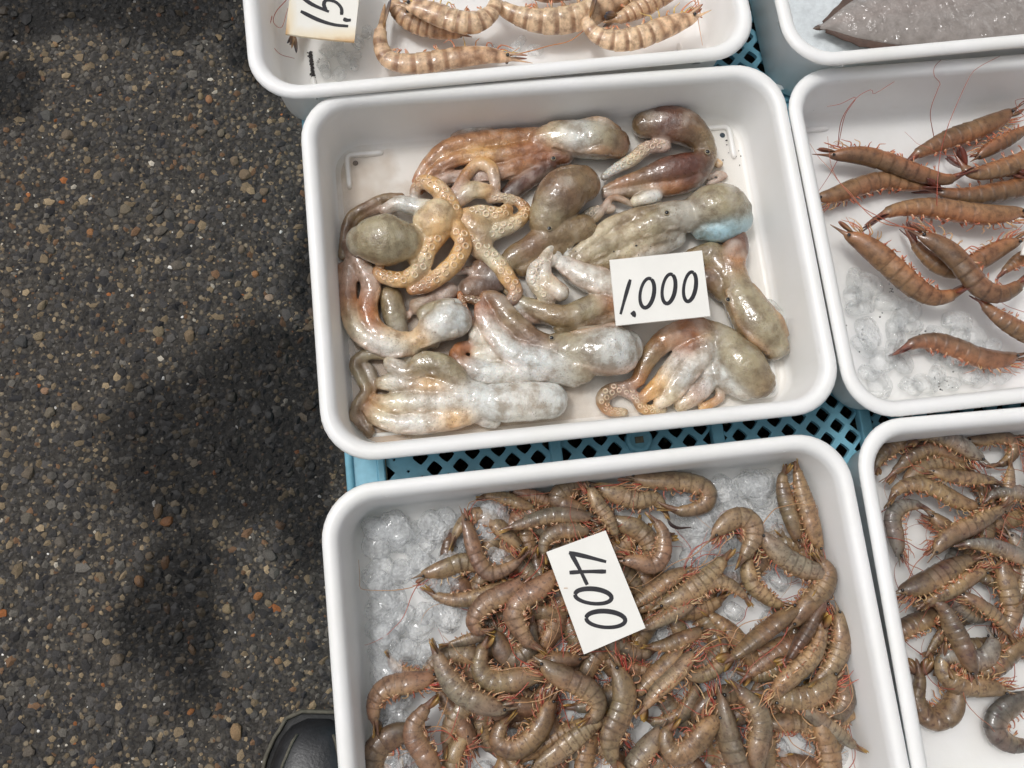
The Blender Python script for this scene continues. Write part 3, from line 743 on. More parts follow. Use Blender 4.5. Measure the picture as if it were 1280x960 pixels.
build_octopus('white octopus with broad curled arms half under the 1,000 card', [
    ('4', 5, .85, '', [(420, 300, 70, 'o'), (330, 230, 72, 'w'), (230, 190, 68, 'w'), (140, 150, 56, 'w'), (80, 110, 40, 's')]),
    ('4', 4, .85, '', [(430, 330, 60, 'k'), (330, 300, 66, 'r'), (230, 320, 66, 'o'), (110, 360, 60, 'k'), (0, 340, 50, 'k'), (-110, 290, 36, 'o'), (-170, 240, 26, 'k')]),
    ('4', 10, .9, '', [(60, 60, 28, 's'), (35, 30, 34, 'w'), (10, 70, 34, 'c'), (0, 140, 36, 'w'), (20, 200, 40, 'c'), (80, 250, 44, 'w')]),
    ('3', 9, .9, 's', [(1100, -20, 30, 'w'), (1030, 10, 38, 'w'), (1005, 70, 38, 'w'), (1040, 130, 34, 'c'), (1090, 160, 30, 'w')]),
    ('4', 2, .85, '', [(330, 360, 60, 'k'), (200, 380, 54, 'b'), (80, 410, 44, 'o')]),
    ('3', 4, .85, '', [(880, 190, 30, 'p'), (930, 210, 32, 's'), (960, 250, 28, 'p'), (1060, 260, 26, 'p')])])
build_octopus('octopus with mottled olive mantle and orange striped arms at the near wall', [
    ('4', 4, .85, '', [(800, 440, 62, 'g'), (870, 500, 84, 'o'), (940, 590, 104, 'o'), (1010, 670, 84, 'k')]),
    ('4', 2, .85, '', [(830, 560, 60, 's'), (870, 640, 72, 's'), (950, 700, 60, 'w')]),
    ('4', 5, .85, '', [(790, 440, 60, 'o'), (700, 420, 62, 'r'), (580, 465, 56, 'a'), (490, 560, 46, 'k'), (440, 660, 34, 'a'), (380, 690, 28, 'p')]),
    ('4', 6, .85, '', [(770, 470, 60, 'o'), (690, 510, 50, 'r'), (610, 590, 46, 'w'), (540, 680, 42, 'y'), (470, 740, 30, 'a')]),
    ('4', 5, .85, '', [(780, 510, 60, 's'), (720, 570, 58, 'w'), (640, 660, 56, 's'), (590, 730, 44, 'c'), (540, 770, 30, 'w')]),
    ('4', 3, .85, '', [(780, 580, 44, 'g'), (770, 660, 48, 's'), (710, 730, 46, 'p'), (640, 780, 34, 'c')]),
    ('4', 2, .85, '', [(790, 620, 24, 'w'), (825, 700, 26, 'k'), (820, 750, 24, 'a'), (740, 790, 22, 'y')]),
    ('4', 2, .85, 's', [(560, 800, 22, 'c'), (470, 795, 28, 'y'), (430, 740, 30, 'p'), (350, 700, 34, 'p'), (280, 740, 36, 'k'), (300, 800, 26, 'a'), (380, 810, 20, 'c')])],
    [])
build_octopus('spotted pale octopus with mantle against the 1,000 card', [
    ('4', 4, .85, '', [(60, 510, 76, 'o'), (130, 520, 92, 'o'), (240, 525, 112, 'g'), (340, 515, 122, 's'), (385, 505, 92, 's')]),
    ('4', 12, .6, '', [(180, 450, 44, 'k'), (270, 450, 56, 'k'), (330, 430, 48, 'b')]),
    ('3', 6, .85, '', [(1230, 490, 78, 'o'), (1080, 460, 72, 's'), (930, 430, 66, 's'), (830, 340, 54, 'w'), (775, 250, 46, 'p'), (770, 190, 40, 'r'), (800, 150, 34, 'k')]),
    ('3', 5, .85, '', [(1200, 520, 60, 'w'), (1020, 500, 64, 's'), (880, 520, 58, 'w'), (750, 505, 54, 's'), (660, 460, 44, 'a'), (650, 410, 34, 'r'), (710, 385, 26, 'r')]),
    ('3', 9, .85, '', [(1100, 400, 56, 'k'), (1000, 350, 52, 'b'), (900, 260, 50, 'k'), (830, 170, 42, 'b'), (780, 150, 30, 'k')]),
    ('3', 4, .85, '', [(860, 470, 40, 'c'), (790, 420, 42, 'w'), (740, 430, 38, 'c')]),
    ('3', 7, .85, '', [(740, 300, 30, 'c'), (730, 340, 34, 'w'), (780, 370, 30, 'c')]),
    ('3', 8, .85, 's', [(660, 140, 18, 'r'), (670, 190, 24, 'a'), (690, 240, 24, 'p'), (715, 290, 20, 'a')])],
    [('4', 36, 460, 13)])
build_octopus('orange armed octopus curving down the side wall', [
    ('3', 4, .85, '', [(160, -60, 38, 'p'), (140, 60, 40, 'p'), (135, 180, 44, 'a'), (170, 290, 54, 'c'), (250, 360, 58, 'w'), (350, 390, 58, 's'), (440, 385, 50, 'c')]),
    ('3', 7, .85, '', [(130, -90, 34, 'b'), (190, 0, 42, 'p'), (240, 100, 48, 'p'), (225, 210, 48, 'r'), (250, 300, 50, 'r'), (330, 360, 50, 'c'), (430, 370, 46, 'y')]),
    ('3', 2, .85, '', [(110, 20, 34, 'a'), (110, 130, 36, 'p'), (120, 240, 34, 'p')]),
    ('3', 5, .85, '', [(430, 375, 50, 'c'), (490, 345, 62, 'y'), (540, 300, 80, 'w'), (600, 270, 92, 's'), (640, 265, 84, 's')]),
    ('3', 14, .6, '', [(500, 240, 50, 'o'), (580, 210, 50, 'o'), (640, 200, 40, 's')]),
    ('3', 6, .85, '', [(470, 330, 28, 'y'), (500, 360, 34, 'w'), (540, 370, 30, 'c')])])
build_octopus('pale octopus with smooth white mantle in the near corner', [
    ('3', 4, .85, '', [(740, 640, 66, 's'), (830, 650, 88, 's'), (950, 648, 92, 'w'), (1090, 640, 84, 's')]),
    ('3', 5, .85, '', [(760, 620, 60, 's'), (650, 590, 62, 'w'), (520, 580, 56, 'y'), (380, 560, 48, 'w'), (290, 560, 34, 'c')]),
    ('3', 5, .85, '', [(750, 650, 62, 's'), (640, 650, 62, 'w'), (480, 650, 58, 'w'), (340, 655, 48, 'c'), (260, 640, 30, 'a')]),
    ('3', 4, .85, '', [(750, 680, 56, 's'), (640, 720, 56, 'y'), (510, 745, 54, 'w'), (370, 750, 48, 'w'), (270, 720, 38, 'c'), (215, 670, 26, 'r')]),
    ('3', 9, .85, '', [(680, 580, 50, 'k'), (600, 500, 62, 'o'), (500, 470, 60, 'o'), (420, 510, 46, 'k'), (350, 480, 42, 'w'), (330, 460, 34, 'c')]),
    ('3', 3, .85, '', [(740, 720, 34, 'p'), (790, 730, 40, 's'), (820, 740, 36, 'w')]),
    ('3', 6, .85, '', [(420, 440, 28, 'o'), (340, 430, 28, 'k'), (230, 425, 28, 'o'), (165, 465, 28, 'k'), (195, 545, 28, 'o'), (215, 600, 27, 'k'), (170, 670, 26, 'o'), (152, 725, 20, 'k')]),
    ('3', 1, .85, '', [(190, 470, 30, 'p'), (240, 520, 32, 'g'), (230, 620, 30, 'a'), (170, 700, 30, 'p'), (230, 790, 28, 'k')])],
    [])
build_octopus('tan octopus arms coiled sucker side up beside the brown mantle', [
    ('1', 12, .8, 's', [(680, 610, 44, 't'), (760, 590, 44, 'c'), (850, 600, 42, 'y'), (880, 570, 34, 't')]),
    ('1', 11, .8, 's', [(690, 670, 42, 'y'), (780, 690, 40, 'c'), (880, 655, 38, 'c'), (960, 600, 34, 'y'), (950, 550, 28, 'a'), (880, 520, 26, 'c'), (800, 520, 26, 'p')]),
    ('1', 10, .8, 's', [(700, 690, 48, 't'), (770, 760, 44, 'c'), (830, 820, 42, 'c'), (880, 890, 42, 'y'), (920, 960, 36, 'a'), (880, 1010, 28, 'm'), (780, 1010, 26, 'b'), (690, 990, 22, 'b')]),
    ('1', 13, .8, '', [(640, 490, 30, 'p'), (680, 420, 30, 'a'), (740, 362, 30, 't'), (800, 375, 34, 't'), (820, 430, 28, 'p'), (830, 480, 22, 'p')]),
    ('1', 11, .8, '', [(650, 530, 38, 'p'), (720, 480, 46, 'c'), (790, 490, 38, 't'), (830, 500, 26, 'p')]),
    ('1', 6, .8, '', [(700, 620, 70, 't'), (750, 680, 70, 'k'), (760, 760, 56, 'a')])])
build_octopus('tan octopus turned sucker side up with a smooth olive mantle', [
    ('1', 12, .85, '', [(400, 720, 94, 'o'), (320, 715, 124, 'o'), (240, 715, 108, 'o'), (190, 720, 78, 'g')]),
    ('1', 14, .8, '', [(560, 590, 80, 'c'), (540, 640, 80, 'y'), (500, 620, 70, 'c')]),
    ('1', 16, .8, 's', [(640, 600, 44, 'y'), (600, 530, 46, 't'), (550, 470, 44, 'y'), (490, 440, 36, 't'), (450, 470, 28, 'a'), (445, 500, 26, 'b')]),
    ('1', 17, .8, 's', [(600, 630, 48, 'y'), (560, 690, 46, 't'), (510, 760, 44, 'y'), (480, 840, 42, 'c'), (400, 900, 42, 'y'), (310, 890, 36, 't'), (270, 860, 28, 'a')]),
    ('1', 16, .8, 's', [(640, 660, 46, 'y'), (675, 730, 44, 't'), (640, 810, 44, 'y'), (570, 880, 44, 'y'), (500, 930, 36, 'a'), (430, 950, 28, 'a')]),
    ('1', 13, .8, '', [(530, 570, 50, 'c'), (440, 560, 44, 's'), (370, 545, 40, 'w'), (300, 575, 28, 'p')]),
    ('1', 14, .8, '', [(500, 660, 60, 'c'), (470, 730, 46, 'c'), (450, 810, 40, 'y')])])

def build_liquid():
    pts = rrect(.45 / 2 - .0192, .337 / 2 - .0192, .026); n = len(pts)
    V = [(x, y, F2 + .0028) for x, y in pts] + [(x, y, F2 + .0005) for x, y in pts]
    Fc = [tuple(range(n)), tuple(range(2 * n - 1, n - 1, -1))] + [(i, i + n, (i + 1) % n + n, (i + 1) % n) for i in range(n)]
    tag(mkobj('water', mkmesh('water', V, Fc, M['liquid'], smooth=False)), 'murky brownish water pooled under the octopus', 'water', kind='stuff')
build_liquid()

# ------------------------------------------------------------------ prawns
PAL = {
 'grey':    dict(top=[(152, 130, 100), (164, 144, 112), (142, 126, 102), (168, 138, 100), (150, 140, 120), (156, 122, 96), (172, 150, 112)], bot=(186, 152, 112), leg=[(194, 96, 76), (206, 158, 114), (172, 66, 56), (218, 186, 142), (176, 120, 90)], pleo=(176, 108, 72), tail=(104, 66, 52), tip=(178, 142, 70), mat='shell_grey'),
 'brown':   dict(top=[(152, 120, 86), (146, 114, 80), (162, 126, 88), (150, 118, 92)], bot=(186, 122, 80), leg=[(192, 104, 80), (204, 130, 92), (216, 182, 136)], pleo=(208, 108, 76), tail=(130, 66, 50), tip=(96, 54, 46), mat='shell_brown'),
 'mottled': dict(top=[(144, 122, 94), (134, 112, 90), (156, 134, 102), (140, 136, 128)], bot=(184, 152, 108), leg=[(168, 84, 66), (186, 118, 86), (202, 168, 124)], pleo=(196, 104, 66), tail=(104, 70, 56), tip=(140, 110, 70), mat='shell_mottled'),
 'tiger':   dict(top=[(222, 188, 154), (226, 196, 162), (216, 180, 144)], bot=(232, 206, 168), leg=[(224, 150, 84), (228, 196, 110), (216, 120, 80)], pleo=(220, 122, 78), tail=(150, 108, 60), tip=(60, 72, 88), mat='shell_tiger'),
}
ST = [(0, .03), (.03, .075), (.065, .12), (.1, .20), (.118, .40), (.15, .58), (.175, .68), (.20, .76), (.225, .83), (.25, .88), (.275, .93), (.30, .96), (.325, .985), (.35, 1.0), (.392, 1.01), (.399, .95)]
SEG = [.40, .475, .55, .625, .695, .755, .845]; SH = [.96, .99, .97, .91, .80, .68, .50]
for i_ in range(6):
    a_, b_ = SEG[i_], SEG[i_ + 1]; d_ = b_ - a_
    for f_, k_ in ((.02, .985), (.14, .995), (.3, 1.01), (.5, 1.018), (.74, 1.03), (.955, 1.05)):
        ST.append((a_ + d_ * f_, lerp(SH[i_], SH[i_ + 1], min(1, f_ * 1.03)) * k_))
ST += [(.848, .42), (.88, .33), (.93, .22), (.97, .12), (.99, .03)]
ST = np.array(ST)

def leafblade(mb, p0, d, up, L, W, c0, c1, thick=.0003, curl=0.0):
    """flat pointed blade; d along, up its normal"""
    d = nrm(d); up = nrm(up - d * np.dot(up, d)); s = np.cross(d, up); V = []; C = []
    ts = [0, .2, .45, .7, .88, 1.0]; ws = [.35, .75, 1.0, .95, .62, .12]
    for t, ww in zip(ts, ws):
        c = p0 + d * L * t + up * curl * t * t * L
        V += [c - s * W * ww, c + up * (thick + W * .18 * ww), c + s * W * ww, c - up * thick]
        k = tuple(np.array(c0) * (1 - t ** 1.5) + np.array(c1) * t ** 1.5); C += [k] * 4
    n = len(ts); Fc = [(i * 4 + k, i * 4 + (k + 1) % 4, (i + 1) * 4 + (k + 1) % 4, (i + 1) * 4 + k) for i in range(n - 1) for k in range(4)] + [(3, 2, 1, 0), tuple((n - 1) * 4 + k for k in range(4))]
    mb.add(V, Fc, C)

def build_prawn(pts, R, kind, z, floor, label, group, seed, belly=None, roll=None, ant=2, antpaths=(), tilt=0.0, minlen=9.0, tray=None):
    tm = Matrix.LocRotScale(tray.location, tray.rotation_euler, None); ti = tm.inverted()
    def inside(w_):
        l = ti @ Vector(w_); l.x = max(min(l.x, .202), -.202); l.y = max(min(l.y, .1455), -.1455); return np.array(tm @ l)
    r = random.Random(seed); pal = PAL[kind]
    W = []
    for i, (u, v) in enumerate(pts): W.append(P(u, v, z + tilt * (i / (len(pts) - 1) - .5)))
    q, L = catmull(W, 60)
    if L < minlen * R:                                   # the hidden end runs on under its neighbours
        dT = nrm(q[-1] - q[-6]); W.append(W[-1] + dT * (minlen * R - L) * .6 + np.array([0, 0, -.25 * R])); dH = nrm(q[0] - q[5]); W.insert(0, W[0] + dH * (minlen * R - L) * .4 + np.array([0, 0, -.2 * R]))
        q, L = catmull(W, 60)
    lim = floor + R * .62
    q[:, 2] = np.maximum(q[:, 2], lim)
    S = np.linspace(0, 1, 60); T = np.gradient(q, axis=0); T /= np.linalg.norm(T, axis=1)[:, None]
    # belly lies on the inside of the bend
    turn = sum(np.cross(T[i][:2], T[i + 1][:2]) for i in range(6, 58))
    sgn = (1 if turn > 0 else -1) if belly is None else belly
    ph = math.radians(r.uniform(-22, 22) if roll is None else roll)
    def at(s):
        p = np.array([np.interp(s, S, q[:, k]) for k in range(3)]); t = nrm(np.array([np.interp(s, S, T[:, k]) for k in range(3)]))
        up = np.array([0, 0, 1.0]); N = nrm(up - t * np.dot(up, t)); D = np.cross(N, t) * (-1) * sgn * -1
        D = np.cross(t, N) * sgn                          # dorsal side, away from the inside of the bend
        return p, t, D * math.cos(ph) + N * math.sin(ph), N * math.cos(ph) - D * math.sin(ph)
    sh_ = r.uniform(.42, .95) if kind != 'tiger' else r.uniform(.85, 1.1); m = 14; V = []; C = []
    top = np.array(lin(pal['top'][r.randrange(len(pal['top']))])[:3]) * sh_; bot = np.array(lin(pal['bot'])[:3]) * r.uniform(.7, 1.0); ph1 = r.uniform(0, 6); red = np.array(lin((150, 84, 70))[:3]); dk = r.uniform(.0, .5)
    band = np.array(lin((132, 88, 54))[:3]); tcol = np.array(lin(pal['tail'])[:3]); head = top * np.array([1.0, .84, .74])
    for s, h in ST:
        p, t, D, N = at(s)
        off = np.interp(s, [0, .1, .2, .32], [.42, .34, .10, 0.0]) * R
        if s > .85: off = -.05 * R
        a = h * R; b = h * R * (.74 if s > .12 else .5)
        for k in range(m):
            th = 2 * math.pi * k / m; ct, st = math.cos(th), math.sin(th)
            e = a * ct * (1.0 if ct > 0 else .92); 
            V.append(p + D * (off + e) + N * b * st * (1 - .12 * max(0, ct)))
            f = .5 - .5 * ct; c = top * (1 - f ** 2) + bot * f ** 2
            if s < .39: c = c * .7 + head * .3 * (1 if ct > -.3 else 1.2)
            if s < .11: c = c * .8
            if kind != 'tiger':                       # uneven tint along the shell
                wv = .5 + .5 * math.sin(s * 17 + ph1 + ct * 1.3); c = c * (1 - dk * wv * .55); wr = max(0, math.sin(s * 11 + ph1 * 2 - ct * 1.1)) * .14; c = c * (1 - wr) + red * wr
            if kind == 'tiger':
                w_ = 0
                if .4 < s < .845:
                    gi = max(x for x in range(6) if SEG[x] <= s); fs = (s - SEG[gi]) / (SEG[gi + 1] - SEG[gi]); w_ = (.95 if ct > -.2 else .6) if .1 < fs < .45 else (.3 if fs > .9 else 0)
                elif .12 < s < .39: w_ = .9 if math.sin(s * 75 + ct * 1.2) > .2 else 0
                c = c * (1 - .8 * w_) + band * .8 * w_ if ct > -.75 else c
            else:
                for sg in SEG[1:]:
                    if 0 <= sg - s < .006: c = c * .66
                if abs(s - .397) < .003: c = c * .65
            if s > .85: c = c * .35 + tcol * .65
            C.append(tuple(c) + (1,))
    n = len(ST)
    Fc = [(i * m + k, i * m + (k + 1) % m, (i + 1) * m + (k + 1) % m, (i + 1) * m + k) for i in range(n - 1) for k in range(m)] + [tuple(range(m - 1, -1, -1)), tuple((n - 1) * m + k for k in range(m))]
    if sgn < 0: Fc = [tuple(reversed(f)) for f in Fc]
    base = q[25].copy(); base[2] = floor
    if '%' in label:
        bend = abs(sum(np.arctan2(np.cross(T[i][:2], T[i + 1][:2]), np.dot(T[i][:2], T[i + 1][:2])) for i in range(58)))
        label = label.replace('%s', 'dark' if sh_ < .57 else 'pale' if sh_ > .8 else 'brownish').replace('%p', 'tightly curled' if bend > 2.3 else 'bent' if bend > .9 else 'straight')
    t_ = empty('prawn', tuple(base)); tag(t_, label, 'prawn', group)
    b = MB(); b.add(V, Fc, C); b.obj('body', M[pal['mat']], t_, base)
    # tail fan
    b = MB(); p, t, D, N = at(.85); Lb = .150 * L; tip = lin(pal['tip']); tc = lin(pal['tail'])
    fan = r.uniform(.12, .42)
    for sd_, ang, wv, ll in ((1, fan, .30, .92), (-1, fan, .30, .92), (1, fan * 1.9, .26, 1.0), (-1, fan * 1.9, .26, 1.0)):
        d = t * math.cos(ang) + N * sd_ * math.sin(ang) - D * r.uniform(-.05, .22)
        leafblade(b, p - D * .1 * R + N * sd_ * .18 * R, d, D + N * .3 * sd_, Lb * ll, R * wv * 1.25, tc, tip)
    b.obj('tail_fan', M['limb'], t_, base)
    # walking legs
    b = MB(); lc = pal['leg']
    def clampz(pts): 
        a = np.array(pts); a[:, 2] = np.maximum(a[:, 2], floor + .0008); return a
    for i in range(5):
        for sd_ in (-1, 1):
            s = .17 + .048 * i; p, t, D, N = at(s); h = np.interp(s, ST[:, 0], ST[:, 1]) * R
            p0 = p - D * h * .80 + N * sd_ * h * .30; fw = -t
            j = lambda x: r.uniform(-x, x) * R
            e = .75 + .2 * i
            p1 = p0 - D * R * r.uniform(.12, .34) + fw * (R * r.uniform(.1, .5) * (1 - .3 * i)) + N * sd_ * R * .2
            p2 = p1 - D * R * r.uniform(.0, .28) + fw * (R * r.uniform(.35, .95) * (1 - .33 * i)) + N * j(.3)
            p3 = p2 + D * j(.3) + fw * R * r.uniform(.2, .8) * (1 - .42 * i) + N * j(.35)
            cc, _ = catmull(clampz([p0, p1, p2, p3]), 9); c = tuple(np.array(lin(lc[r.randrange(len(lc))])) * .72 + np.append(bot, 1) * .28)
            tube(b, cc, np.linspace(.075, .022, 9) * R, c, 5)
    # mouthparts
    for k in range(8):
        p, t, D, N = at(.13 + .011 * k); h = .5 * R
        p0 = p - D * h * .7; cc, _ = catmull(clampz([p0, p0 - t * R * .5 - D * R * r.uniform(0, .3) + N * r.uniform(-.3, .3) * R, p0 - t * R * r.uniform(.8, 1.5) - D * R * r.uniform(-.1, .5) + N * r.uniform(-.4, .4) * R]), 7)
        tube(b, cc, np.linspace(.06, .02, 7) * R, lin(lc[r.randrange(len(lc))]), 4)
    tag(b.obj('legs', M['limb'], t_, base), kind='stuff')
    # swimmerets
    b = MB(); pc = lin(pal['pleo'])
    for i in range(5):
        s = (SEG[i] + SEG[i + 1]) / 2; p, t, D, N = at(s); h = np.interp(s, ST[:, 0], ST[:, 1]) * R
        for sd_ in (-1, 1):
            p0 = p - D * h * .82 + N * sd_ * h * .34
            fl = r.uniform(-1.1, .9)
            d = -D * r.uniform(.35, .7) + t * fl + N * sd_ * r.uniform(0, .3); bc = tuple(bot * .9) + (1,)
            leafblade(b, p0 + D * R * .1, d, N * sd_ + t * .3, R * r.uniform(.42, .62), R * .085, lin((214, 186, 150)), pc)
            for _ in range(2): leafblade(b, p0 + t * R * r.uniform(-.1, .12), d + t * r.uniform(-.3, .3) - D * .1, N * sd_, R * r.uniform(.35, .6), R * .05, bc, pc)
    tag(b.obj('swimmerets', M['limb'], t_, base), kind='stuff')
    # eyes, antennal scales, antennae
    p, t, D, N = at(.128)
    for sd_ in (-1, 1):
        b = MB(); c = p + D * R * .30 + N * sd_ * R * .36 - t * R * .12
        b.add(ICO2[0] * R * .145 + c, ICO2[1]); b.obj('eye', M['eye'], t_, base)
    b = MB()
    for sd_ in (-1, 1): leafblade(b, p - D * R * .05 + N * sd_ * R * .2, -t + D * .05 - D * r.uniform(0, .25), N * sd_, L * .10, R * .16, tuple(top) + (1,), lin((150, 90, 70)))
    b.obj('antennal_scale', M['limb'], t_, base)
    for k in range(ant):
        p0 = p - t * R * .3 - D * R * .1; c = lin(lc[k % len(lc)], .85)
        pts_ = [p0]; a = math.atan2(-t[1], -t[0]) + r.uniform(-.8, .8); zz = p0[2]; turn_ = r.uniform(-.35, .35)
        for _ in range(9):
            a += turn_ + r.uniform(-.35, .35); zz += r.uniform(-.0022, .0016); zz = max(zz, floor + .001)
            pts_.append(inside([pts_[-1][0] + math.cos(a) * L * .10, pts_[-1][1] + math.sin(a) * L * .10, zz]))
        cc, _ = catmull(pts_, 30); b = MB(); tube(b, cc, np.linspace(.052, .016, 30) * R, c, 4); b.obj('antenna', M['limb'], t_, base)
    for path in antpaths:
        cc, _ = catmull([P(*x) for x in path], 40); b = MB(); tube(b, cc, np.linspace(.00042, .00022, 40), lin((168, 78, 58)), 5); b.obj('antenna', M['limb'], t_, base)
    return t_

CROP = {'A': (420, 560, 4.571), 'B': (640, 560, 4.571), 'C': (840, 560, 4.571), 'D': (420, 750, 4.571), 'E': (640, 750, 4.571), 'F': (840, 750, 4.571),
        'G': (560, 580, 8.0), 'H': (800, 640, 8.0), 'I': (920, 700, 8.0), 'J': (540, 700, 8.0), 'K': (760, 740, 8.0), 'M': (1090, 540, 6.0), 'N': (1090, 690, 6.0),
        'a': (940, 0, 3.765), 'b': (980, 240, 3.693), 'c': (1160, 240, 4.8), 'k': (460, 0, 5.333), 'l': (620, 0, 3.765), 'm': (300, 0, 7.11), 'p': (0, 0, 1.0)}
def run(table, kind, tray, floor, zb, dz, label, group, seed0, antmin=1, special={}, rz=1.0, **kw):
    for i, row in enumerate(table):
        c, Rz, lay, pts = row[:4]; ex = dict(row[4]) if len(row) > 4 else {}
        ox, oy, s = CROP[c]; px = [(ox + x / s, oy + y / s) for x, y in pts]
        z = floor + zb + lay * dz; R = Rz / s / pxm(z) * rz
        z = max(z, floor + R * .74)
        lb = ex.pop('label', label)
        build_prawn(px, R, ex.pop('kind', kind), z, floor, lb, group, seed0 + i, tray=tray, ant=ex.pop('ant', 2 if lay >= antmin else 1), **{**kw, **ex})

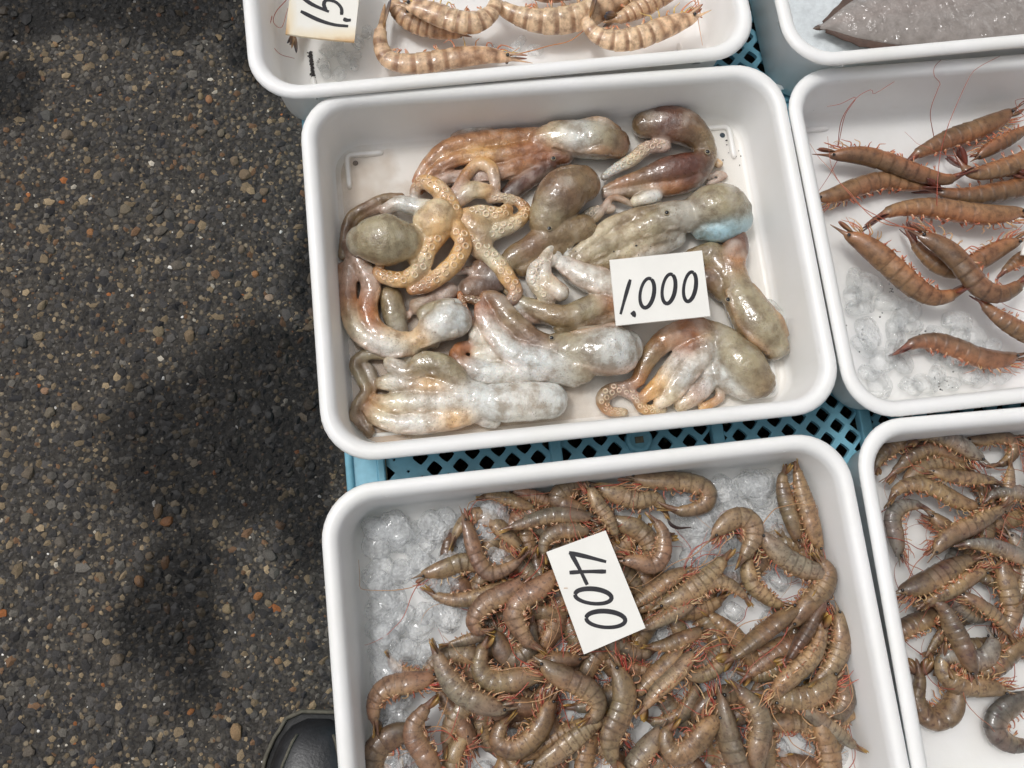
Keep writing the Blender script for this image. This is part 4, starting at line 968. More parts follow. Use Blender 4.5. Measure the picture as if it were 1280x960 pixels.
SMALL = [
 ('G', 65, 1, [(900, 470), (780, 430), (650, 370), (500, 330), (380, 320), (290, 345)]),
 ('G', 78, 2.2, [(1560, 570), (1420, 550), (1280, 525), (1140, 512), (1000, 525), (860, 565), (740, 605), (490, 665)], dict(belly=1, label='blue grey prawn lying straight above the corner of the 400 card')),
 ('G', 82, 1.4, [(800, 940), (690, 830), (570, 700), (460, 590), (350, 515), (230, 530), (130, 615), (70, 720), (0, 880)]),
 ('A', 46, 2.4, [(725, 325), (760, 450), (785, 560), (815, 640), (870, 712), (950, 700), (1030, 655), (1125, 575)]),
 ('G', 62, .6, [(560, 290), (700, 295), (850, 320), (980, 370), (1080, 420), (1160, 500)]),
 ('A', 52, 1.5, [(435, 770), (540, 725), (640, 685), (730, 655), (830, 670), (930, 720), (1010, 770)], dict(belly=-1, label='prawn with a long thin snout pointing out over the ice')),
 ('A', 43, 1.3, [(1110, 720), (1000, 765), (900, 815), (800, 850), (690, 868), (590, 850), (470, 795)]),
 ('J', 98, 3.0, [(1010, 140), (870, 265), (700, 350), (560, 425), (460, 520), (415, 630), (470, 710), (550, 715), (640, 680)], dict(label='pale prawn curled with its tail tucked in beside the ice')),
 ('J', 110, 3.2, [(1395, 87), (1250, 170), (1100, 270), (960, 350), (850, 440), (825, 560), (880, 690), (960, 810), (1050, 880), (1150, 950)], dict(label='olive prawn with its snout over the edge of the 400 card')),
 ('J', 55, 1.2, [(800, 640), (640, 700), (500, 750), (350, 795), (230, 830), (60, 880)]),
 ('D', 62, 2.2, [(1220, 390), (1090, 430), (980, 460), (890, 460), (830, 400), (835, 300), (870, 200)]),
 ('D', 58, 1.4, [(920, 190), (955, 290), (1020, 330), (1090, 290), (1110, 190)]),
 ('D', 62, 3.2, [(1040, 585), (930, 602), (820, 580), (710, 520), (635, 430), (580, 320), (525, 215)], dict(belly=-1)),
 ('D', 58, 2.4, [(640, 430), (520, 462), (400, 480), (300, 500), (235, 560), (215, 650), (240, 785)], dict(label='orange brown prawn arched over a lump of ice')),
 ('D', 38, 1.2, [(600, 440), (460, 432), (375, 412), (330, 370), (285, 303)]),
 ('D', 66, 1.2, [(470, 760), (340, 775), (245, 840), (212, 930), (240, 1010), (330, 1060)]),
 ('D', 58, 2.6, [(610, 1090), (560, 970), (500, 870), (452, 790), (450, 710), (500, 635), (560, 555)]),
 ('D', 60, 2.3, [(1255, 480), (1205, 600), (1180, 700), (1110, 800), (1005, 850), (925, 805), (955, 705), (1050, 630)]),
 ('E', 62, 3.2, [(110, 350), (225, 415), (340, 465), (440, 520), (490, 590), (470, 665), (385, 715)], dict(label='olive prawn lying across the pile below the 400 card')),
 ('E', 68, 3.3, [(580, 320), (630, 440), (645, 560), (610, 680), (565, 780), (570, 880), (610, 1000)], dict(belly=1, label='large pale prawn lying lengthwise with orange swimmerets')),
 ('E', 56, 1.5, [(420, 300), (290, 345), (150, 365), (20, 400), (-100, 440)]),
 ('K', 85, 2.3, [(760, 560), (640, 680), (520, 790), (400, 900), (300, 1010)]),
 ('K', 95, 3.2, [(840, 640), (720, 770), (610, 880), (500, 980), (420, 1080)], dict(roll=-60)),
 ('K', 72, 2.4, [(1000, 370), (860, 430), (720, 480), (600, 530), (480, 545), (360, 540)], dict(belly=1)),
 ('K', 80, 2.4, [(880, 90), (710, 190), (560, 265), (440, 325), (300, 380)], dict(roll=-40)),
 ('K', 66, 2.5, [(680, 690), (790, 800), (900, 835), (1020, 800), (1120, 715), (1165, 600), (1100, 430)]),
 ('E', 62, 3.2, [(1195, 615), (1115, 720), (1040, 820), (950, 880), (888, 830), (888, 750), (935, 695)], dict(label='yellowish prawn curled tight round its own tail')),
 ('E', 56, 2.2, [(840, 780), (765, 860), (700, 950), (680, 1060)]),
 ('E', 58, 2.4, [(120, 985), (240, 890), (340, 810), (430, 740), (545, 665)], dict(roll=35)),
 ('F', 62, 3.4, [(465, 1070), (470, 940), (490, 825), (508, 715), (475, 615), (400, 530), (322, 440)], dict(label='pale straight prawn with its tail up among the others')),
 ('F', 78, 2.6, [(275, 610), (305, 730), (340, 840), (385, 970), (400, 1060)], dict(roll=75)),
 ('F', 68, 3.3, [(545, 600), (620, 490), (720, 400), (800, 320), (850, 210), (845, 110)], dict(roll=-45)),
 ('F', 58, 2.4, [(930, 70), (965, 190), (955, 290), (905, 390), (835, 455)]),
 ('F', 62, 2.7, [(955, 420), (870, 510), (760, 560), (640, 562), (510, 535)], dict(belly=1)),
 ('F', 54, 1.4, [(890, 435), (970, 480), (992, 570), (945, 645), (850, 645)]),
 ('F', 46, 2.5, [(690, 560), (790, 640), (880, 712), (980, 785), (1105, 880)]),
 ('F', 62, 2.3, [(835, 680), (880, 800), (900, 900), (912, 1030)]),
 ('F', 52, 1.4, [(550, 720), (680, 700), (790, 722), (840, 810)]),
 ('F', 62, 3.3, [(720, 35), (610, 120), (505, 200), (420, 270), (335, 335)], dict(roll=80, label='banded prawn lying back up near the wall of the tray')),
 ('I', 92, 3.2, [(900, 400), (800, 550), (710, 720), (610, 870), (520, 1010)], dict(roll=70)),
 ('I', 64, 2.4, [(830, 420), (850, 580), (850, 740), (820, 930)], dict(roll=50)),
 ('C', 50, 1.6, [(745, 560), (695, 430), (655, 310), (632, 190), (650, 95)], dict(belly=-1)),
 ('C', 52, 2.2, [(845, 650), (815, 520), (780, 380), (742, 250), (716, 130), (710, 35)], dict(belly=1, label='prawn standing upright against the tray wall with its tail at the rim')),
 ('H', 104, 3.2, [(700, 350), (780, 225), (880, 110), (1000, 55), (1110, 120), (1125, 260), (1060, 400), (955, 590)], dict(label='stout prawn bent double beside the bare ice')),
 ('H', 108, 2.4, [(180, 1000), (340, 890), (490, 795), (640, 690), (760, 570), (870, 430)], dict(belly=-1)),
 ('C', 62, 3.2, [(465, 475), (560, 560), (650, 635), (750, 690), (835, 720), (850, 800), (790, 850)], dict(label='pinkish prawn with a red head pointing to the ice')),
 ('C', 46, 2.2, [(470, 570), (438, 690), (462, 780), (520, 835), (580, 880), (695, 912)], dict(label='pale grey prawn with a yellow edged tail fan')),
 ('I', 104, 3.4, [(540, 620), (670, 490), (780, 380), (880, 270), (925, 130), (860, 20)]),
 ('H', 64, 2.6, [(500, 860), (640, 755), (760, 700), (880, 722), (990, 792), (1140, 940)]),
 ('B', 58, 2.2, [(575, 165), (730, 188), (880, 190), (1010, 200), (1110, 238), (1112, 310), (1040, 350), (935, 357), (820, 305)], dict(label='prawn curled back on itself along the tray wall next to ice')),
 ('B', 56, 1.5, [(470, 235), (600, 268), (720, 300), (810, 290), (860, 340)], dict(belly=-1)),
 ('B', 48, 3.4, [(565, 625), (650, 630), (730, 650), (802, 668), (852, 620), (866, 540), (850, 460), (758, 355)], dict(label='hooked prawn with its snout touching the side of the 400 card')),
 ('B', 58, 1.4, [(620, 440), (710, 465), (780, 535), (805, 620)]),
 ('B', 52, 2.4, [(1000, 705), (890, 755), (785, 830), (690, 895)], dict(roll=-50)),
 ('B', 46, 1.6, [(985, 765), (880, 830), (760, 905)]),
 ('B', 46, 2.2, [(460, 490), (350, 475), (260, 482), (190, 535), (180, 620)]),
 ('B', 42, 2.4, [(430, 225), (490, 320), (545, 400), (590, 490)]),
 ('B', 52, 1.4, [(430, 345), (330, 330), (262, 285), (330, 225), (430, 210)]),
]
run(SMALL, 'grey', T4, F4, .0135, .0072, '%s %p small prawn on the heap with the 400 card', 'small prawns heaped in the 400 tray', 100, rz=1.1)
# prawns underneath, glimpsed between those on top
rf = random.Random(5); HID = []
for i in range(118):
    while True:
        u, v = rf.uniform(560, 1060), rf.uniform(610, 1010)
        if u < 600 and v < 830: continue
        if 850 < u < 990 and v < 720: continue
        if v < 640 and u > 860: continue
        break
    a = rf.uniform(0, 6.28); k = rf.uniform(-.028, .028); pts = []; x, y = u, v
    for j in range(7):
        pts.append((x, y)); x += math.cos(a) * 17; y += math.sin(a) * 17; a += k * 17
    if min(p[0] for p in pts) < 485 or max(p[0] for p in pts) > 1075 or min(p[1] for p in pts) < 615: continue
    HID.append(('p', rf.uniform(11, 14), rf.uniform(0, 1.2), pts))
run(HID, 'grey', T4, F4, .010, .007, '%s %p small prawn half buried under the heap with the 400 card', 'small prawns heaped in the 400 tray', 300, antmin=9)

DARK = [
 ('M', 75, 2.0, [(880, 275), (765, 180), (660, 100), (540, 42), (420, 20), (320, 45), (240, 110)], dict(belly=1)),
 ('M', 66, 1.0, [(800, 275), (690, 225), (585, 165), (470, 122), (380, 140), (280, 195), (200, 275), (75, 380)]),
 ('M', 62, 1.0, [(360, 95), (240, 80), (140, 125), (60, 200), (20, 300)]),
 ('M', 62, 1.0, [(640, 75), (790, 75), (920, 45), (1040, 65), (1060, 150), (985, 230), (860, 275)]),
 ('M', 58, 2.8, [(375, 298), (520, 320), (660, 345), (800, 352), (940, 372), (1000, 420)], dict(belly=-1, label='dark prawn with bright red legs spread in the mottled prawn tray')),
 ('M', 76, 2.0, [(900, 575), (745, 562), (620, 512), (500, 442), (380, 397), (260, 402), (165, 462), (105, 580)], dict(kind='mottled', label='bluish grey prawn arched in the mottled prawn tray')),
 ('M', 72, 2.0, [(235, 1010), (210, 880), (172, 745), (160, 630), (230, 560), (340, 550), (455, 585)]),
 ('M', 78, 3.0, [(390, 960), (500, 835), (620, 752), (760, 692), (890, 622), (990, 562), (1040, 480)], dict(belly=1)),
 ('M', 64, 2.0, [(1330, 520), (1200, 485), (1060, 455), (930, 465), (850, 520)]),
 ('M', 52, 2.0, [(970, 620), (1015, 490), (1025, 390), (1045, 230)]),
 ('M', 68, 3.0, [(1330, 1020), (1170, 965), (1030, 905), (880, 855), (740, 842), (600, 855)], dict(label='pale silvery prawn on top of the mottled prawns')),
 ('N', 88, 3.0, [(180, 345), (330, 270), (450, 210), (570, 140), (690, 75), (820, 30)], dict(belly=-1)),
 ('N', 72, 3.0, [(920, 100), (790, 155), (665, 240), (545, 310), (430, 370), (330, 445)], dict(belly=-1)),
 ('N', 78, 1.0, [(520, 460), (420, 500), (320, 540), (230, 590), (120, 650)]),
 ('N', 82, 3.0, [(745, 930), (705, 790), (652, 655), (592, 545), (540, 435), (470, 375)], dict(roll=50)),
 ('N', 58, 3.0, [(610, 320), (720, 350), (830, 412), (940, 492), (1100, 680)]),
 ('N', 84, 2.0, [(945, 70), (1000, 220), (1030, 340), (1050, 460), (1000, 580)]),
 ('N', 84, 2.0, [(880, 540), (925, 660), (865, 785), (740, 825), (600, 780), (520, 845), (600, 940)]),
 ('N', 48, 1.0, [(660, 470), (575, 560), (500, 650), (405, 780)]),
 ('p', 17, 1.0, [(1188, 842), (1192, 868), (1184, 892), (1162, 898), (1146, 876), (1150, 850), (1146, 826)], dict(roll=60, label='dark prawn curled alone near the floor rib of the tray')),
 ('p', 16, 1.0, [(1300, 872), (1268, 880), (1247, 896), (1246, 916), (1266, 930), (1296, 930)]),
 ('p', 14, 2.0, [(1272, 862), (1238, 858), (1200, 856), (1178, 836), (1180, 800)]),
 ('p', 14, 1.0, [(1290, 790), (1268, 812), (1250, 830), (1232, 842), (1205, 850)]),
 ('p', 13, 2.0, [(1275, 600), (1292, 640), (1300, 690), (1290, 740), (1265, 770)]),
 ('p', 13, 1.0, [(1265, 548), (1290, 560), (1300, 600), (1290, 640)]),
 ('p', 13, 1.0, [(1250, 660), (1275, 690), (1280, 730), (1262, 770)]),
 ('p', 13, 2.0, [(1310, 560), (1340, 600), (1350, 650), (1330, 700)]),
 ('p', 13, 2.0, [(1320, 720), (1350, 760), (1345, 810), (1310, 840)]),
 ('p', 13, 0.0, [(1150, 640), (1180, 660), (1210, 690), (1230, 730)]),
 ('p', 13, 0.0, [(1200, 590), (1230, 610), (1250, 650), (1255, 690)]),
 ('p', 13, 0.0, [(1145, 740), (1170, 760), (1200, 770), (1235, 765)]),
]
run(DARK, 'mottled', T5, F5, .0105, .0072, '%s %p mottled prawn in the tray without a card', 'mottled prawns in the tray without a card', 500)

rf = random.Random(21); HD5 = []
for i in range(26):
    u, v = rf.uniform(1125, 1330), rf.uniform(560, 810); a = rf.uniform(0, 6.28); k = rf.uniform(-.03, .03); pts = []; x, y = u, v
    for j in range(7):
        pts.append((x, y)); x += math.cos(a) * 17; y += math.sin(a) * 17; a += k * 17
    if any(q[0] < 1120 + (q[1] - 560) * .12 or q[1] < 560 or q[1] > 820 or (1125 < q[0] < 1175 and 620 < q[1] < 690) for q in pts): continue
    HD5.append(('p', rf.uniform(11, 14), rf.uniform(0, 1.0), pts))
run(HD5, 'mottled', T5, F5, .010, .007, '%s %p mottled prawn underneath others in the tray without a card', 'mottled prawns in the tray without a card', 560, antmin=9)

zr = .004; zi = F3 + .02
LONG = [
 ('a', 54, 1.4, [(285, 705), (400, 718), (520, 730), (640, 762), (760, 808), (870, 838), (940, 840), (1045, 795)], dict(belly=1, label='long brown prawn reaching out its snout towards the octopus tray', ant=0,
   antpaths=[[(1047, 184, zi), (1052, 150, -.02), (1070, 123, -.006), (1089, 112, -.001), (1093, 117, -.002), (1118, 102, zr)], [(1048, 182, zi), (1056, 145, -.02), (1070, 122, -.006), (1050, 130, -.01), (1034, 133, -.012)],
             [(1047, 200, zi), (1036, 220, -.03), (1024, 238, -.012)]])),
 ('a', 58, .4, [(1290, 505), (1190, 558), (1070, 608), (945, 650), (835, 698), (760, 735), (700, 790)], dict(belly=1, label='long brown prawn nearest the far wall of its tray', antpaths=[[(1167, 170, zi), (1163, 140, -.02), (1172, 112, -.004), (1175, 104, -.002), (1168, 95, .002), (1168, 84, zr), (1176, 75, zr)]])),
 ('a', 54, .4, [(240, 965), (380, 928), (500, 882), (620, 852), (740, 872), (895, 882)], dict(belly=-1, ant=0)),
 ('a', 42, 1.2, [(1020, 748), (1130, 692), (1230, 640), (1350, 575)]),
 ('a', 56, 1.4, [(1500, 680), (1380, 712), (1250, 765), (1130, 802), (1025, 810), (940, 705)], dict(belly=-1)),
 ('a', 58, .4, [(1500, 830), (1350, 862), (1200, 892), (1050, 918), (920, 910), (770, 875)], dict(belly=-1)),
 ('b', 60, 1.4, [(1200, 108), (1060, 108), (930, 108), (800, 92), (680, 76), (570, 76), (480, 96), (362, 155)], dict(belly=1, label='orange brown prawn lying straight with a fringe of red swimmerets', antpaths=[[(1171, 262, zi + .01), (1172, 225, -.03), (1176, 190, -.025), (1187, 152, -.012), (1210, 100, -.001), (1222, 85, .004), (1250, 70, .006)]])),
 ('b', 62, 2.4, [(228, 130), (340, 208), (440, 290), (530, 372), (612, 442), (700, 485), (790, 470), (880, 425)], dict(label='olive brown prawn curved beside the melting ice', ant=0)),
 ('b', 54, 1.2, [(1150, 180), (1025, 240), (920, 302), (820, 350), (720, 340), (645, 285), (592, 220), (540, 140)]),
 ('b', 62, 3.4, [(562, 145), (680, 213), (780, 290), (850, 372), (912, 442), (990, 470), (1070, 440), (1160, 360)], dict(label='brown prawn lying over the other long prawns')),
 ('b', 50, 2.4, [(1340, 765), (1225, 712), (1110, 650), (1010, 590), (940, 535), (865, 462)]),
 ('b', 56, .4, [(1150, 758), (1015, 780), (900, 765), (790, 722), (700, 692), (600, 700), (492, 755)], dict(belly=1, label='single orange prawn lying alone on the ice near the tray wall')),
 ('c', 48, 1.2, [(780, 310), (650, 355), (560, 400), (490, 450), (405, 515)]),
 ('p', 14, 1.0, [(1380, 180), (1350, 200), (1320, 215), (1290, 222), (1262, 218)]), ('p', 14, 1.0, [(1300, 150), (1330, 140), (1365, 150), (1395, 170)]),
 ('p', 14, 1.0, [(1400, 260), (1370, 275), (1335, 280), (1300, 270)]), ('p', 14, .4, [(1320, 400), (1350, 380), (1385, 375), (1420, 385)]),
]
run(LONG, 'brown', T3, F3, .0115, .0085, '%s %p long prawn in the heap beside the octopus tray', 'long brown prawns in their tray', 700, antmin=3, minlen=8.0)

TIGER = [
 ('k', 78, .8, [(1100, 398), (960, 378), (820, 362), (680, 372), (540, 392), (400, 415), (255, 425), (135, 392), (85, 290), (90, 180), (110, 10)], dict(label='striped prawn along the near wall with its tail fan raised')),
 ('k', 80, .3, [(700, 215), (560, 190), (430, 175), (300, 135), (195, 60), (150, -80)], dict(label='pale pink striped prawn half hidden behind the others')),
 ('k', 88, 2.0, [(170, 0), (320, 40), (460, 95), (590, 142), (715, 150), (815, 90), (850, -10), (820, -110)], dict(label='wet striped prawn bent double in the middle of its heap')),
 ('l', 64, 1.2, [(730, -120), (610, -40), (490, 32), (370, 82), (240, 98), (120, 78), (15, 25), (-70, -70)], dict(label='boldly banded prawn curving away from the price card')),
 ('l', 58, 2.0, [(1000, 30), (890, 85), (785, 130), (670, 175), (560, 190), (470, 160), (430, 90), (480, 0)], dict(label='striped prawn with its eyed head nearest the tray corner')),
 ('l', 54, 1.2, [(920, -110), (790, -30), (690, 30), (590, 82), (500, 110)], dict(label='reddish striped prawn tucked behind the eyed one')),
 ('m', 62, .3, [(640, -420), (580, -180), (520, 80), (480, 290), (455, 440)], dict(label='striped prawn with only its tail out from under the price card', belly=1,
    antpaths=[[(358, 0, -.03), (345, 15, -.03), (342, 28, -.03), (352, 34, -.03), (360, 10, -.03)], [(340, 20, -.035), (336, 45, -.035), (348, 66, -.045), (368, 73, -.055)]])),
 ('l', 60, 1.0, [(100, -60), (230, -40), (350, -60), (470, -110), (560, -180)], dict(label='striped prawn further back in the heap')),
]
run(TIGER, 'tiger', T1, F1, .014, .011, 'striped prawn', 'striped prawns in their tray', 900, antmin=9, minlen=6, rz=1.18)

# ------------------------------------------------------------------ ice
def ice_shapes(n, mat, seed, boxy=.55):
    out = []
    V0, F0 = ICO3
    for i in range(n):
        r = random.Random(seed + i); off = Vector((r.uniform(0, 50), r.uniform(0, 50), 0)); e = r.uniform(boxy, boxy + .3); V = []
        sc_ = np.array([r.uniform(.8, 1.25), r.uniform(.7, 1.05), r.uniform(.55, .8)])
        for v in V0:
            q = np.sign(v) * np.abs(v) ** e; d = 1 + .16 * mnoise.noise(Vector(v) * 1.3 + off) + .06 * mnoise.noise(Vector(v) * 3.5 + off)
            V.append(q * d * sc_ * .8)
        out.append(mkmesh('ice_cube', V, F0, mat))
    return out
SH_W = ice_shapes(7, M['ice'], 1, .62); SH_C = ice_shapes(6, M['ice_clear'], 20, .7); SH_F = ice_shapes(4, M['ice_white'], 40, .75)
def inpoly(u, v, poly):
    c = False; j = len(poly) - 1
    for i in range(len(poly)):
        (x1, y1), (x2, y2) = poly[i], poly[j]
        if (y1 > v) != (y2 > v) and u < (x2 - x1) * (v - y1) / (y2 - y1) + x1: c = not c
        j = i
    return c
def scatter_ice(polys, shapes, floor, step, size, lift, label, group, seed, tray, name='ice_cube'):
    r = random.Random(seed); tm = Matrix.LocRotScale(tray.location, tray.rotation_euler, None).inverted()
    for poly in polys:
        us = [p[0] for p in poly]; vs = [p[1] for p in poly]
        v = min(vs)
        while v < max(vs):
            u = min(us)
            while u < max(us):
                a, b = u + r.uniform(-.4, .4) * step, v + r.uniform(-.4, .4) * step; u += step
                if not inpoly(a, b, poly): continue
                s = r.uniform(*size); q = P(a, b, floor + s * .45 + lift * r.random())
                l = tm @ Vector(q)
                if abs(l.x) > .45 / 2 - .021 - s or abs(l.y) > .337 / 2 - .021 - s: 
                    l.x = max(min(l.x, .45 / 2 - .021 - s), -(.45 / 2 - .021 - s)); l.y = max(min(l.y, .337 / 2 - .021 - s), -(.337 / 2 - .021 - s)); q = tm.inverted() @ l
                o = mkobj(name, shapes[r.randrange(len(shapes))], None, tuple(q)); o.scale = (s, s, s)
                o.rotation_euler = (r.uniform(-.4, .4), r.uniform(-.4, .4), r.uniform(0, 6.28))
                tag(o, ('small ' if s < (size[0] + size[1]) / 2 else 'large ') + label, 'ice', group)
            v += step * .85
scatter_ice([[(440, 640), (600, 610), (640, 700), (560, 800), (520, 860), (500, 985), (440, 990)]], SH_W, F4, 30, (.013, .020), .008, 'lump of half melted ice at the bare side of the 400 tray', 'ice lumps beside the small prawns', 3, T4)
scatter_ice([[(850, 590), (985, 570), (1000, 690), (960, 720), (900, 730), (830, 700)]], SH_W, F4, 32, (.013, .018), .009, 'lump of ice in the gap between prawns and far wall of the 400 tray', 'ice lumps in the gap of the 400 tray', 4, T4)
scatter_ice([[(600, 720), (1060, 640), (1080, 985), (560, 985)]], SH_W, F4, 46, (.011, .014), .003, 'lump of ice glimpsed under the small prawns', 'ice lumps under the small prawns', 5, T4)
scatter_ice([[(1058, 300), (1085, 340), (1140, 385), (1215, 395), (1250, 440), (1255, 480), (1190, 500), (1080, 495)]], SH_C, F3, 27, (.011, .017), .002, 'clear rounded lump of melting ice beside the long brown prawns', 'clear ice beside the long prawns', 6, T3)
scatter_ice([[(388, 60), (450, 45), (475, 30), (455, 80), (430, 95), (400, 98)]], SH_C, F1, 19, (.008, .011), .002, 'clear ice lump under the yellowed price card', 'clear ice under the yellowed card', 7, T1)
scatter_ice([[(600, 60), (660, 40), (680, 70), (630, 75)]], SH_C, F1, 19, (.007, .010), .002, 'clear ice lump by the head of a striped prawn', 'clear ice by the striped prawns', 8, T1)
scatter_ice([[(985, -60), (1400, -60), (1400, 40), (1080, 62), (1000, 68)]], SH_F, FF, 22, (.009, .013), .010, 'white lump of crushed ice under the grey flatfish', 'crushed ice under the flatfish', 9, TF)

def bed(tray, floor, h, hw, hd, mat, name, label, seed):
    n = 46; V = []; Fc = []
    for i in range(n + 1):
        for j in range(n + 1):
            x, y = lerp(-hw, hw, i / n), lerp(-hd, hd, j / n); e = min(1, (hw - abs(x)) / .02, (hd - abs(y)) / .02)
            V.append((x, y, h * (.25 + .75 * max(e, 0)) + .0035 * mnoise.noise(Vector((x * 70 + seed, y * 70, 0))) + .0015 * mnoise.noise(Vector((x * 220, y * 220, seed)))))
    for i in range(n):
        for j in range(n): Fc.append((i * (n + 1) + j, (i + 1) * (n + 1) + j, (i + 1) * (n + 1) + j + 1, i * (n + 1) + j + 1))
    o = mkobj(name, mkmesh(name, V, Fc, mat)); o.location = (tray.location.x, tray.location.y, floor); o.rotation_euler = tray.rotation_euler
    tag(o, label, 'ice', kind='stuff')
bed(TF, FF, .026, .203, .146, mat_plain('crushed_ice', lin((214, 220, 222)), .15, .10, 120, (250, .6), .5), 'crushed_ice', 'bed of crushed ice filling the flatfish tray', 2)

# ------------------------------------------------------------------ flatfish
def build_fish():
    z = FF + .041
    tailp = P(1021, 35, z - .004); d = nrm(P(1290, -10, z) - P(1021, 35, z)); s = np.array([-d[1], d[0], 0]); L = .33
    prof = [(0, .001), (.02, .0035), (.06, .0105), (.12, .021), (.22, .034), (.38, .046), (.55, .050), (.72, .047), (.86, .037), (.95, .024), (1, .006)]
    st = np.array(prof); t = empty('flatfish', (tailp[0] + d[0] * L / 2, tailp[1] + d[1] * L / 2, FF)); base = np.array(t.location)
    tag(t, 'grey flatfish with brown fins and pointed tail lying on crushed ice', 'fish')
    n = 44; m = 20; V = []; C = []
    skin = np.array(lin((148, 140, 134))[:3]); pink = np.array(lin((186, 150, 138))[:3])
    for i in range(n + 1):
        x = i / n; hw = np.interp(x, st[:, 0], st[:, 1]); th = .010 * min(1, (hw / .03)) ** .8
        for k in range(m):
            a = 6.2832 * k / m; y = hw * math.cos(a); zz = th * math.sin(a) * (1 if math.sin(a) > 0 else .5)
            V.append(tailp + d * L * x + s * y + np.array([0, 0, zz])); f = .35 * math.exp(-((y / hw - .15) / .12) ** 2) if hw > .004 else 0
            C.append(tuple(skin * (1 - f) + pink * f) + (1,))
    Fc = [(i * m + k, i * m + (k + 1) % m, (i + 1) * m + (k + 1) % m, (i + 1) * m + k) for i in range(n) for k in range(m)] + [tuple(range(m)), tuple(n * m + k for k in range(m - 1, -1, -1))]
    b = MB(); b.add(V, [tuple(reversed(f)) for f in Fc], C)
    k = NT('fish_skin'); p = k.coord(); at = k.n('ShaderNodeAttribute', attribute_name='Col').outputs['Color']
    c = k.mix(at, k.ramp(k.noise(p, 90, 5, .6), [(.3, (.62, .6, .58)), (.6, (1, 1, 1))]), .8, 'MULTIPLY'); k.l(c, k.b.inputs['Base Color'])
    k.set(Roughness=.3, Coat_Weight=1.0, Coat_Roughness=.03); k.bump(k.noise(p, 500, 4), .35, .001); fb = k.n('ShaderNodeBump'); fb.inputs['Strength'].default_value = .8; fb.inputs['Distance'].default_value = .014; k.l(k.noise(p, 75, 2), fb.inputs['Height'])
    k.l(fb.outputs[0], k.b.inputs['Coat Normal']); b.obj('body', k.m, t, base)
    finm = mat_attr('fin', .3, .4, .1, (900, .4))
    for sd_ in (-1, 1):
        b = MB(); V = []; C = []
        for i in range(1, n):
            x = i / n; hw = np.interp(x, st[:, 0], st[:, 1]); w_ = .0062 * min(1, x * 9) + .001
            for q, zz in ((hw * .90, .0016), (hw + w_ * .6, .0012 + .0006 * math.sin(i * 2.2)), (hw + w_ + .0008 * math.sin(i * 2.9), .0)):
                V.append(tailp + d * L * x + s * sd_ * q + np.array([0, 0, zz])); C.append(lin((84, 62, 50)) if q > hw else lin((92, 74, 64)))
        Fc = [(i * 3 + k, i * 3 + k + 1, (i + 1) * 3 + k + 1, (i + 1) * 3 + k) for i in range(n - 2) for k in range(2)]
        nV = len(V); V2 = [v - np.array([0, 0, .0009]) for v in V]
        b.add(V + V2, Fc + [tuple(reversed([x + nV for x in f])) for f in Fc], C + C); b.obj('fin', finm, t, base)
    b = MB(); leafblade(b, tailp + d * .016, -d, np.array([0, 0, 1.0]), .020, .0034, lin((96, 76, 62)), lin((84, 62, 48)), .0008); b.obj('tail', finm, t, base)
    for y in (.008, .020):
        b = MB(); b.add(ICO2[0] * .003 + tailp + d * L * .93 + s * y + np.array([0, 0, .007]), ICO2[1]); b.obj('eye', M['eye'], t, base)
build_fish()

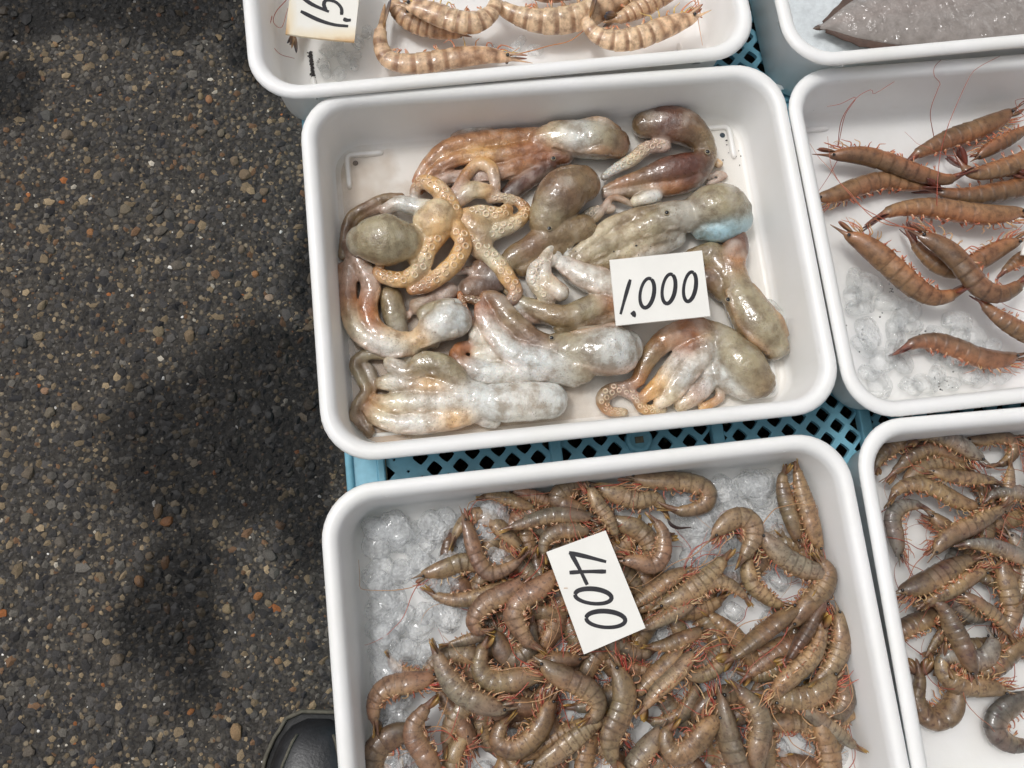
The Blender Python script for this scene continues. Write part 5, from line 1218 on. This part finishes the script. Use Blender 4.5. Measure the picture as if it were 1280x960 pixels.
# ------------------------------------------------------------------ shoe beside the crate
def build_shoe():
    q = P(388, 905, GZ + .045); tx, ty = q[0] + .004, q[1]
    t = empty('shoe', (tx, ty - .14, GZ)); base = np.array(t.location); tag(t, 'black shoe toe beside the tray with the 400 card', 'shoe')
    yaw = math.radians(-8); cy, sy = math.cos(yaw), math.sin(yaw)
    def W(x, y, z): return np.array([tx + x * cy - y * sy, ty + x * sy + y * cy, GZ + z])
    # y runs back from the toe; half width, height of the upper, sideways shift
    sec = [(0, .012, .022), (-.006, .026, .034), (-.018, .036, .044), (-.04, .044, .052), (-.075, .048, .058), (-.11, .046, .070), (-.15, .040, .088), (-.2, .035, .095), (-.245, .034, .092), (-.272, .028, .080), (-.282, .014, .06)]
    st = np.array(sec)[::-1]; n = 40; m = 18; V = []; ys = np.linspace(0, -.282, n + 1)
    for y in ys:
        hw = np.interp(y, st[:, 0], st[:, 1]); h = np.interp(y, st[:, 0], st[:, 2])
        for k in range(m):
            a = math.pi * (k / (m - 1)); c, s_ = math.cos(a), math.sin(a)
            V.append(W(hw * np.sign(c) * abs(c) ** .75, y, .018 + (h - .018) * s_ ** .8))
    Fc = [(i * m + k, i * m + k + 1, (i + 1) * m + k + 1, (i + 1) * m + k) for i in range(n) for k in range(m - 1)] + [tuple(range(m))[::-1], tuple(n * m + k for k in range(m))]
    lea = mat_plain('black_leather', lin((38, 38, 40)), .38, .3, 60, (350, .35)); rub = mat_plain('black_rubber', lin((52, 52, 52)), .6, .35, 90, (500, .3)); dst = mat_plain('dusty_edge', lin((92, 88, 76)), .8, .3, 150)
    b = MB(); b.add(V, Fc); b.obj('upper', lea, t, base)
    def outline(k, grow): 
        L = [(np.interp(y, st[:, 0], st[:, 1]) + grow, y + (grow if y > -.01 else 0)) for y in ys]
        return [(x, y) for x, y in L] + [(-x, y) for x, y in reversed(L)]
    o = outline(0, .005); m2 = len(o); V = []
    for z, g in ((.0, .004), (.004, .006), (.016, .006), (.020, .003)):
        V += [W(x + math.copysign(g - .005, x), y + (g - .005 if abs(y) < .02 else 0), z) for x, y in o]
    Fc = [(i * m2 + k, i * m2 + (k + 1) % m2, (i + 1) * m2 + (k + 1) % m2, (i + 1) * m2 + k) for i in range(3) for k in range(m2)] + [tuple(range(m2))[::-1], tuple(3 * m2 + k for k in range(m2))]
    b = MB(); b.add(V, Fc); b.obj('sole', rub, t, base)
    # welt and toe seams
    path = [W(x * 1.03, y + .002, .0215) for x, y in o if y > -.2]; half = len(path) // 2
    b = MB(); tube(b, path[half:] + path[:half], .0022, (1, 1, 1, 1), 6); b.obj('welt', dst, t, base)
    def surf(a, y):
        hw = np.interp(y, st[:, 0], st[:, 1]); h = np.interp(y, st[:, 0], st[:, 2]); c, s_ = math.cos(a), math.sin(a)
        return W(hw * np.sign(c) * abs(c) ** .75, y, .018 + (h - .018) * s_ ** .8 + .0006)
    for a0, a1 in ((1.05, .72), (2.05, 2.4)):
        b = MB(); pts = [surf(lerp(a0, a1, k / 14), lerp(-.012, -.10, k / 14)) for k in range(15)]; tube(b, pts, .0016, (1, 1, 1, 1), 6); b.obj('seam', dst, t, base)
    b = MB(); tube(b, [surf(x, -.052 - .012 * math.sin(x)) for x in np.linspace(.25, 2.9, 20)], .0018, (1, 1, 1, 1), 6); b.obj('toe_cap_seam', lea, t, base)
    for i in range(4):
        y = -.105 - .017 * i; b = MB(); tube(b, [surf(x, y) + np.array([0, 0, .0012]) for x in np.linspace(1.1, 2.05, 10)], .0022, (1, 1, 1, 1), 6); b.obj('lace', lea, t, base)
    b = MB(); pts = []
    for k in range(25):
        a = 6.2832 * k / 24; pts.append(W(.026 * math.cos(a), -.205 + .058 * math.sin(a), .094))
    tube(b, pts, .005, (1, 1, 1, 1), 8); b.obj('collar', lea, t, base)
build_shoe()

# ------------------------------------------------------------------ grit in the trays
def grit(spots, floor, label, seed):
    r = random.Random(seed); b = MB(); V0, F0 = ICO1
    for (u, v, s, n, z) in spots:
        for i in range(n):
            q = P(u + r.gauss(0, s), v + r.gauss(0, s), floor + z); k = r.uniform(.0004, .0010)
            b.add(V0 * np.array([k * r.uniform(.7, 1.6), k, k * .5]) + q, F0)
    tag(b.obj('grit', M['grit'], None, (0, 0, 0), False), label, 'grit', kind='stuff')
grit([(968, 332, 5, 14, .0006), (975, 362, 4, 8, .0006), (905, 190, 8, 8, .0006), (925, 195, 6, 6, .0006), (1010, 470, 10, 4, .0006), (790, 290, 20, 14, .020), (760, 310, 14, 8, .018), (935, 220, 8, 6, .0006), (560, 230, 30, 4, .0006)], F2, 'specks of black grit on the octopus tray floor', 1)
grit([*[(388 + k * .22, 66 + k * 2.1, 1.0, 16, .0008) for k in range(17)], (398, 76, 3, 6, .0006)], F1, 'strip of black grit by the floor rib of the striped prawn tray', 2)
grit([(1160, 430, 8, 12, .008), (1080, 420, 12, 8, .01), (1175, 480, 8, 12, .01), (1115, 362, 3, 6, .014)], F3, 'specks of black grit on the clear ice', 3)
b_ = MB(); c_, _ = catmull([P(834, 646, F4 + .028), P(838, 655, F4 + .028), P(848, 660, F4 + .028), P(864, 659, F4 + .028)], 14)
tube(b_, c_, np.r_[np.linspace(.0004, .0016, 5), np.linspace(.0016, .0004, 9)], (1, 1, 1, 1), 6)
tag(b_.obj('shell_fragment', mat_plain('dark_shell', lin((58, 40, 34)), .3, .3, 200)), 'small dark curved shell fragment on the bare ice', 'fragment')
